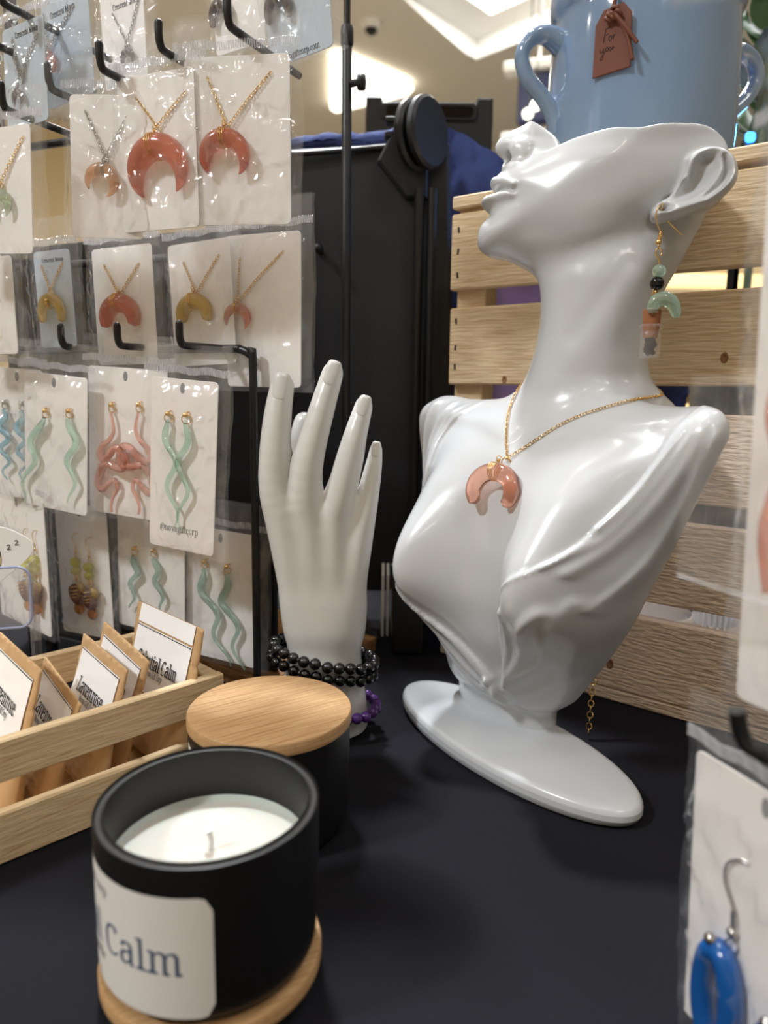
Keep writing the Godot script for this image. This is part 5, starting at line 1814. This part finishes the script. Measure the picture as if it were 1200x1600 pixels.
func stud(c: Node3D, x: float, y: float, metal: String, loop := 2.2) -> void:
	var s := st()
	ball(s, Vector3(x - 1.2, y + 1.6, 1.8) * 0.001, 0.0017, 12)
	tube(s, smooth_path([Vector3(x - 1.0, y + 2.0, 1.6) * 0.001, Vector3(x + 0.4, y + 3.6, 1.2) * 0.001, Vector3(x + 1.0, y + 3.2, 0.4) * 0.001], 4), 0.0004, 6)
	ring(s, Vector3(x, y - 0.8, 1.9) * 0.001, loop * 0.001, 0.00038, Basis(Vector3.UP, 0.5), 1.0, 18, 6)
	put("stud", done(s), M[metal], c)

# wavy drop: length, swing, radius, phase, waves, slant (mm)
func wave(c: Node3D, x: float, y: float, metal: String, kind: String, L: float, amp: float, r: float, ph: float, nw: float, slant := 0.0, beads := false) -> void:
	stud(c, x, y, metal, 2.9 if beads else 2.2)
	var s := st()
	var pts := []
	var rad := []
	var top := y - 3.2
	for i in 61:
		var k := i / 60.0
		var env := 0.25 + 1.0 * minf(1.0, k * 3.0) * (1.0 - 0.55 * k)
		pts.append(Vector3(x + slant * k + amp * env * (sin(k * TAU * nw + ph) - sin(ph) * (1 - k)), top - L * k, 3.4) * 0.001)
		rad.append(r * 0.001 * (0.55 + 0.45 * ss(0.0, 0.12, k)) * (1.0 - 0.78 * pow(k, 1.7)))
	tube(s, pts, rad, 12)
	put("wavy_drop", done(s), M[kind], c)
	if beads:
		s = st()
		ball(s, Vector3(x, top + 0.4, 3.0) * 0.001, 0.0012, 10)
		put("bead", done(s), M[kind], c)

func snake(c: Node3D, x: float, y: float, sg: float) -> void:
	stud(c, x, y, "gold")
	var s := st()
	var p := []
	for q in [[0, -3, 3], [1.8, -9, 3], [2.5, -16, 3], [-2, -22, 3], [-8.5, -26, 3], [-12.5, -32, 3], [-8, -36, 3.4], [0, -32, 4.6], [6, -27, 5.6], [13, -27, 5.4], [17, -33, 5], [14, -40, 4.6], [5, -40, 4.2], [-4, -38, 3.6], [-12, -44, 3], [-15, -53, 3], [-10, -57, 3], [-3, -52, 3], [4, -49, 3], [6, -55, 3], [1, -62, 3], [-1, -68, 3], [0, -72, 3]]:
		p.append(Vector3(x + sg * q[0] * 0.82, y + q[1] * 0.98, q[2]) * 0.001)
	p = smooth_path(p, 6)
	var rad := []
	for i in p.size():
		var k := float(i) / (p.size() - 1)
		rad.append(0.0009 + 0.0016 * ss(0.0, 0.3, k) * ss(1.0, 0.6, k))
	tube(s, p, rad, 10)
	put("coiled_snake", done(s), M.resin_pink, c)

func ear_wire(c: Node3D, x: float, y: float, metal: String, sc := 1.0) -> void:
	var s := st()
	tube(s, smooth_path([Vector3(x + 3.2 * sc, y + 1.2 * sc, 0.2) * 0.001, Vector3(x + 1.5 * sc, y + 1.4 * sc, 1.2) * 0.001, Vector3(x - 1.4 * sc, y - 1.0 * sc, 1.6) * 0.001, Vector3(x - 1.8 * sc, y - 5.0 * sc, 1.6) * 0.001, Vector3(x + 0.6 * sc, y - 9.0 * sc, 1.6) * 0.001, Vector3(x + 1.0 * sc, y - 12.0 * sc, 1.6) * 0.001], 5), 0.0003 * sc, 6)
	tube(s, [Vector3(x + 0.8 * sc, y - 9.5 * sc, 1.6) * 0.001, Vector3(x + 1.0 * sc, y - 12.5 * sc, 1.6) * 0.001], 0.0006 * sc, 8)
	ball(s, Vector3(x + 0.8 * sc, y - 14.0 * sc, 1.6) * 0.001, 0.0012 * sc, 10)
	ring(s, Vector3(x + 0.8 * sc, y - 16.8 * sc, 1.6) * 0.001, 0.0015 * sc, 0.0003 * sc, Basis(Vector3.UP, 0.6), 0.8, 12, 5)
	put("ear_wire", done(s), M[metal], c)

func drop(c: Node3D, x: float, y: float) -> void:
	ear_wire(c, x, y, "gold", 0.9)
	var s := st()
	ball(s, Vector3(x + 0.8, y - 20.5, 3.0) * 0.001, 0.0038, 16)
	put("bead", done(s), M.resin_lemon, c)
	s = st()
	ball(s, Vector3(x + 0.8, y - 27.0, 3.0) * 0.001, 0.0036, 16, Vector3(1, 0.85, 1))
	put("bead", done(s), M.resin_lemon, c)
	s = st()
	for i in 4:
		ring(s, Vector3(x + 0.8 + (i % 2) * 0.8, y - 31.5 - i * 1.0, 3.0) * 0.001, 0.0017, 0.0004, Basis(Vector3.UP, i * 0.9), 1.0, 12, 5)
	put("jump_rings", done(s), M.gold, c)
	s = st()
	var prof := [Vector2(0, -0.0105), Vector2(0.003, -0.010), Vector2(0.0056, -0.0065), Vector2(0.0066, -0.002), Vector2(0.0064, 0.001), Vector2(0.0058, 0.0035), Vector2(0.0028, 0.0055), Vector2(0, 0.006)]
	lathe(s, smooth_path(prof, 3), 18, Transform3D(Basis(Vector3.BACK, 0.2), Vector3(x + 1.2, y - 42.5, 4.0) * 0.001), 1.0, 0.62)
	put("shell", done(s), M.resin_brown, c)
	s = st()
	for i in 4:
		ring(s, Vector3(x + 1.2, y - 38.5 - 2.6 * i, 4.0) * 0.001, 0.0059 - 0.0006 * absf(i - 1.2), 0.00025, Basis(Vector3.RIGHT, PI / 2) * Basis(Vector3.UP, 0.1), 1.0, 18, 4)
	put("shell_bands", done(s), M.gold, c)
	s = st()
	tube(s, smooth_path([Vector3(x + 4, y - 36, 4.6) * 0.001, Vector3(x + 7.5, y - 38.5, 4.8) * 0.001, Vector3(x + 9, y - 43, 4.6) * 0.001], 5), [0.001, 0.0016, 0.002, 0.0023, 0.0025, 0.0026, 0.0025, 0.0024, 0.002, 0.0015, 0.0009], 8)
	put("petal", done(s), M.resin_yellow, c)
	s = st()
	ball(s, Vector3(x + 1.6, y - 56.0, 3.0) * 0.001, 0.0042, 16, Vector3(1, 1.15, 0.7))
	put("amber_drop", done(s), M.resin_amber, c)

# ------------------------------------------------------------------ sticker in its acrylic holder at the left edge
func stickers() -> void:
	var o := thing("sticker", "white die-cut sticker with a yellow shape leaning in a clear holder at the left edge", "sticker", Vector3(-0.2245, 0.1205, -0.43))
	o.basis = Basis(Vector3.UP, 0.25) * Basis(Vector3.RIGHT, -0.1) * Basis.from_scale(Vector3.ONE * 1.3)
	var s := st()
	var outline := smooth_path([Vector2(-0.03, 0.0135), Vector2(-0.012, 0.0135), Vector2(-0.002, 0.0125), Vector2(0.0075, 0.007), Vector2(0.0095, 0.003), Vector2(0.007, -0.002), Vector2(-0.004, -0.0115), Vector2(-0.014, -0.0185), Vector2(-0.03, -0.02)], 3, true)
	outline.reverse()
	if Geometry2D.is_polygon_clockwise(PackedVector2Array(outline)):
		outline.reverse()
	prism(s, outline, 0.0, 0.001, 0.0002)
	put("backing", done(s), M.paper, o)
	var yl := mat("sticker_yellow", Color(0.9, 0.82, 0.45), 0.6)
	var gl := mat("sticker_grey", Color(0.55, 0.52, 0.6), 0.6)
	for q in [[0.0112, M.ink, 0.00104, 0.0], [0.0108, yl, 0.0011, 0.0], [0.0058, M.ink, 0.00116, 0.006], [0.0054, gl, 0.00122, 0.006]]:
		s = st()
		lathe(s, [Vector2(1.0, 0), Vector2(0.0, 0.00001)], 40, Transform3D(Basis(Vector3.RIGHT, PI / 2), Vector3(-0.0155, -0.002 + q[3], q[2])), q[0], q[0] * (1.15 if q[3] == 0.0 else 1.0))
		put("printed_shape", done(s), q[1], o)
	s = st()
	for q in [Vector2(-0.0012, 0.0036), Vector2(0.0022, 0.0055)]:
		tube(s, smooth_path([Vector3(q.x - 0.0008, q.y + 0.0006, 0.0011), Vector3(q.x + 0.0002, q.y + 0.001, 0.0011), Vector3(q.x + 0.0006, q.y + 0.0002, 0.0011), Vector3(q.x - 0.0005, q.y - 0.0012, 0.0011), Vector3(q.x + 0.001, q.y - 0.001, 0.0011)], 3), 0.00018, 4)
	put("printed_marks", done(s), M.ink, o)
	var h := thing("acrylic_holder", "clear acrylic sticker holder with rounded edges at the left edge", "holder", Vector3(-0.217, 0.0, -0.42))
	h.basis = Basis(Vector3.UP, 0.25)
	s = st()
	var f := round_rect(0.064, 0.036, 0.007, 6)
	prism(s, f, 0.0, 0.0022, 0.0004, Transform3D(Basis(Vector3.RIGHT, -0.08), Vector3(-0.024, 0.0985, 0.006)))
	put("front_plate", done(s), M.acrylic, h)
	s = st()
	var rim := []
	for q in f:
		rim.append(Vector3(q.x - 0.024, 0.0985 + q.y, 0.0072 - q.y * 0.08))
	tube(s, rim, 0.0008, 6, true)
	put("front_edge", done(s), mat("acrylic_edge", Color(0.62, 0.66, 0.8), 0.15), h)
	s = st()
	box(s, Vector3(0.0022, 0.116, 0.02), Transform3D(Basis(), Vector3(0.006, 0.0582, -0.008)), 0.0004)
	put("side_plate", done(s), M.acrylic, h)
	s = st()
	box(s, Vector3(0.064, 0.003, 0.03), Transform3D(Basis(), Vector3(-0.024, 0.0018, -0.004)), 0.0004)
	put("foot_plate", done(s), M.acrylic, h)

# ------------------------------------------------------------------ out of focus at the right edge
func near_side() -> void:
	var G := "carded jewellery on the near right rack"
	var o := thing("near_rack", "black hook rack out of focus at the right edge", "rack", Vector3(0.15, 0, -0.19))
	var s := st()
	tube(s, smooth_path([Vector3(-0.0515, 0.1365, 0.0), Vector3(-0.0495, 0.129, 0.0), Vector3(-0.046, 0.1255, 0.002), Vector3(-0.035, 0.124, 0.006), Vector3(0.03, 0.124, 0.03)], 5), 0.0024, 10)
	put("hook", done(s), M.black_metal, o)
	s = st()
	tube(s, [Vector3(0.03, 0.001, 0.03), Vector3(0.03, 0.42, 0.03)], 0.004, 10)
	put("upright", done(s), M.black_metal, o)
	s = st()
	tube(s, smooth_path([Vector3(-0.045, 0.32, 0.0), Vector3(-0.042, 0.311, 0.002), Vector3(0.03, 0.309, 0.03)], 5), 0.0024, 10)
	put("hook", done(s), M.black_metal, o)
	var c := card("carded_earrings", "blurred cream card with cobalt blue hoop earrings at the lower right", "earrings", Vector3(0.1212, 0.0431, -0.2042), 74, 66, 117, 3.4, G, "card", 31)
	ear_wire(c, -11.5, 29, "silver", 1.7)
	ear_wire(c, 14.5, 20, "silver", 1.7)
	for q in [[-13.0, -20.0], [12.0, -30.0]]:
		s = st()
		var pts := []
		for i in 28:
			var t := TAU * i / 28
			pts.append(Vector3(q[0] + cos(t) * 6.6, q[1] + sin(t) * 17.0, 4.0) * 0.001)
		tube(s, pts, 0.0042, 12, true)
		put("hoop", done(s), M.resin_cobalt, c)
		s = st()
		ball(s, Vector3(q[0] - 2.0, q[1] + 20.5, 6.0) * 0.001, 0.0022, 10)
		put("ball", done(s), M.silver, c)
	c = card("carded_necklace", "blurred cream card with a long reddish pendant at the right edge", "necklace", Vector3(0.1215, 0.2135, -0.2024), 70, 50, 172, 2.6, G, "card", 32)
	s = st()
	var path := smooth_path([Vector3(-8, 20, 4) * 0.001, Vector3(-13, 5, 4) * 0.001, Vector3(-9, -12, 4) * 0.001, Vector3(-13, -30, 4) * 0.001, Vector3(-10, -48, 4) * 0.001], 6)
	tube(s, path, 0.003, 10)
	put("pendant", done(s), M.resin_orange, c)
	c = card("carded_necklace", "blurred bagged card hanging at the top right corner", "necklace", Vector3(0.108, 0.362, -0.2), 40, 62, 66, -5.0, G, "card", 33)
	s = st()
	ball(s, Vector3(-2, -12, 4) * 0.001, 0.009, 14, Vector3(1, 1, 0.5))
	put("pendant", done(s), M.resin_rust, c)
	# empty lower half of a longer bag
	var b := thing("empty_bag", "blurred empty clear bag with a slanting lower edge beside the crate slats", "bag", Vector3(0.1035, 0.195, -0.2), "")
	b.basis = Basis(Vector3.UP, -0.9)
	var n := FastNoiseLite.new()
	n.seed = 77
	n.frequency = 30.0
	s = st()
	for sg in [1.0, -1.0]:
		sheet(s, 20, 30, func(u0: float, v: float) -> Vector3:
			var u: float = u0 if sg > 0 else 1.0 - u0
			return Vector3(lerpf(-0.022, 0.022, u), lerpf(-0.027 - 0.004 * u, 0.033, v), sg * 0.0012 + n.get_noise_2d(u * 0.1, v * 0.1 + sg) * 0.003))
	put("film", done(s), M.film, b)
	s = st()
	box(s, Vector3(0.044, 0.0005, 0.0012), Transform3D(Basis(Vector3.BACK, -0.09), Vector3(0, -0.029, 0)), 0.0002)
	put("seam", done(s), M.film_seal, b)

# ------------------------------------------------------------------ what the bust wears
func worn_jewellery() -> void:
	var at := Vector3(0.0705, 0.1816, -0.4222)
	var o := thing("necklace", "fine gold chain necklace with rose crescent pendant worn by the white bust", "necklace", at)
	var hang := Vector3(0.0708, 0.1836, -0.4228)
	var right := [hang, Vector3(0.0798, 0.1898, -0.4205), Vector3(0.0875, 0.1965, -0.4146), Vector3(0.0995, 0.2046, -0.4126), Vector3(0.1108, 0.2103, -0.409), Vector3(0.1221, 0.2145, -0.4055), Vector3(0.1347, 0.218, -0.4062), Vector3(0.1493, 0.2195, -0.4205), Vector3(0.1608, 0.2208, -0.432), Vector3(0.1665, 0.224, -0.452), Vector3(0.1645, 0.2275, -0.475), Vector3(0.1535, 0.23, -0.4915)]
	var left := [hang, Vector3(0.0714, 0.1851, -0.4256), Vector3(0.0719, 0.1929, -0.4343), Vector3(0.0732, 0.2021, -0.4425), Vector3(0.0752, 0.2095, -0.4502), Vector3(0.0781, 0.216, -0.456), Vector3(0.0816, 0.2218, -0.4603), Vector3(0.0875, 0.2265, -0.4725), Vector3(0.105, 0.229, -0.49), Vector3(0.13, 0.2305, -0.498), Vector3(0.1535, 0.23, -0.4945)]
	for l in [right, left]:
		for i in l.size():
			l[i] -= at
		var s := st()
		chain(s, smooth_path(l, 4), 0.00175, 0.00027)
		put("chain", done(s), M.gold, o)
	var s2 := st()
	var ext := [Vector3(0.1535, 0.2298, -0.4945) - at, Vector3(0.15, 0.15, -0.49) - at, Vector3(0.142, 0.06, -0.462) - at, Vector3(0.1365, 0.02, -0.4475) - at, Vector3(0.1345, 0.0015, -0.4425) - at]
	chain(s2, smooth_path(ext, 3), 0.0036, 0.00042)
	put("extender_chain", done(s2), M.gold, o)
	s2 = st()
	ring(s2, hang - at + Vector3(-0.0003, -0.0024, 0.0004), 0.0027, 0.0004, Basis(Vector3.UP, -0.5), 1.0, 20, 7)
	put("jump_ring", done(s2), M.gold, o)
	var z := Vector3(-0.72, 0.3, 0.63).normalized()
	var x := Vector3.UP.cross(z).normalized()
	var y := z.cross(x)
	var m := glassy("resin_rose", Color(1.0, 0.78, 0.69, 0.06), 0.1)
	var p := crescent(o, T, 0.0158, m, M.gold, 3, 0.05)
	p.transform = Transform3D(Basis(x * 1.2, y, z), Vector3(0.0612, 0.1655, -0.4115) - at)
	# the drop earring in the left ear
	var e := thing("earring", "gold drop earring with jade and black beads, green moon and corked vial", "earring", Vector3(0.1435, 0.2858, -0.4037))
	var q := -e.position
	s2 = st()
	tube(s2, smooth_path([q + Vector3(0.1468, 0.3188, -0.4145), q + Vector3(0.1448, 0.3208, -0.4075), q + Vector3(0.1418, 0.3185, -0.4045), q + Vector3(0.1406, 0.3146, -0.4042), q + Vector3(0.1418, 0.3092, -0.404), q + Vector3(0.1437, 0.3058, -0.4037)], 5), 0.00038, 7)
	tube(s2, smooth_path([q + Vector3(0.1492, 0.3126, -0.4105), q + Vector3(0.1525, 0.309, -0.409), q + Vector3(0.1568, 0.3052, -0.4085)], 4), 0.00038, 7)
	put("ear_wire", done(s2), M.gold, e)
	s2 = st()
	for i in 7:
		ring(s2, q + Vector3(0.1436 - 0.00006 * i, 0.3055 - 0.00055 * i, -0.4037), 0.00075, 0.0003, Basis(Vector3.RIGHT, PI / 2), 1.0, 12, 5)
	ball(s2, q + Vector3(0.1429, 0.3006, -0.4039), 0.0016, 14)
	ring(s2, q + Vector3(0.1431, 0.2985, -0.4039), 0.0011, 0.0003, Basis(Vector3.UP, 1.0), 1.0, 12, 5)
	tube(s2, smooth_path([q + Vector3(0.1443, 0.289, -0.4037), q + Vector3(0.1436, 0.292, -0.4038), q + Vector3(0.1418, 0.2948, -0.4038), q + Vector3(0.1424, 0.2972, -0.4038), q + Vector3(0.1442, 0.2972, -0.4038), q + Vector3(0.1448, 0.2948, -0.4036), q + Vector3(0.144, 0.2935, -0.4034)], 4), 0.00042, 7)
	for i in 3:
		ring(s2, q + Vector3(0.1432 - 0.0002 * i, 0.2758 - 0.0011 * i, -0.4038), 0.0018, 0.00042, Basis(Vector3.UP, 0.4 + 0.9 * i), 1.0, 14, 6)
	put("gold_links", done(s2), M.gold, e)
	for b in [[Vector3(0.1442, 0.2858, -0.4036), 0.0036, M.jade], [Vector3(0.1436, 0.2796, -0.4037), 0.0038, M.onyx]]:
		s2 = st()
		ball(s2, q + b[0], b[1], 20)
		put("bead", done(s2), b[2], e)
	s2 = st()
	var path := smooth_path([q + Vector3(0.1412, 0.2638, -0.4), q + Vector3(0.1412, 0.2675, -0.4), q + Vector3(0.1434, 0.2707, -0.4), q + Vector3(0.1475, 0.2712, -0.4), q + Vector3(0.1512, 0.269, -0.4), q + Vector3(0.1532, 0.2645, -0.4), q + Vector3(0.153, 0.2618, -0.4)], 5)
	var rad := []
	for i in path.size():
		var k := float(i) / (path.size() - 1)
		rad.append(0.0012 + 0.0027 * pow(sin(PI * clampf(k * 0.86 + 0.1, 0, 1)), 0.8))
	tube(s2, path, rad, 14)
	put("moon", done(s2), M.jade, e)
	var vial := Vector3(0.1424, 0.0, -0.4045)
	put("cork", lathe_mesh([Vector2(0, 0.2515), Vector2(0.0037, 0.2515), Vector2(0.0045, 0.258), Vector2(0.0048, 0.2655), Vector2(0.0044, 0.2662), Vector2(0, 0.2664)], 24), M.cork, e, Transform3D(Basis(), q + vial))
	put("vial", lathe_mesh(smooth_path([Vector2(0, 0.2405), Vector2(0.0045, 0.2405), Vector2(0.0053, 0.2412), Vector2(0.0054, 0.2425), Vector2(0.0054, 0.2525), Vector2(0.0047, 0.2543), Vector2(0.0048, 0.2552), Vector2(0.0061, 0.2562), Vector2(0.0062, 0.2575), Vector2(0.0056, 0.2584), Vector2(0.0046, 0.2582), Vector2(0.0041, 0.2545), Vector2(0.0046, 0.2522), Vector2(0.0047, 0.242), Vector2(0.0, 0.2413)], 3), 28), M.film, e, Transform3D(Basis(), q + vial))
	var r := RandomNumberGenerator.new()
	r.seed = 3
	var chip := box_mesh(Vector3(0.0032, 0.0026, 0.0028), 0.0009)
	for i in 18:
		put("chip", chip, M.onyx, e, Transform3D(Basis.from_euler(Vector3(r.randf(), r.randf(), r.randf()) * 3.0), q + vial + Vector3((r.randf() - 0.5) * 0.0052, 0.2432 + 0.0078 * i / 17.0, (r.randf() - 0.5) * 0.0052)))
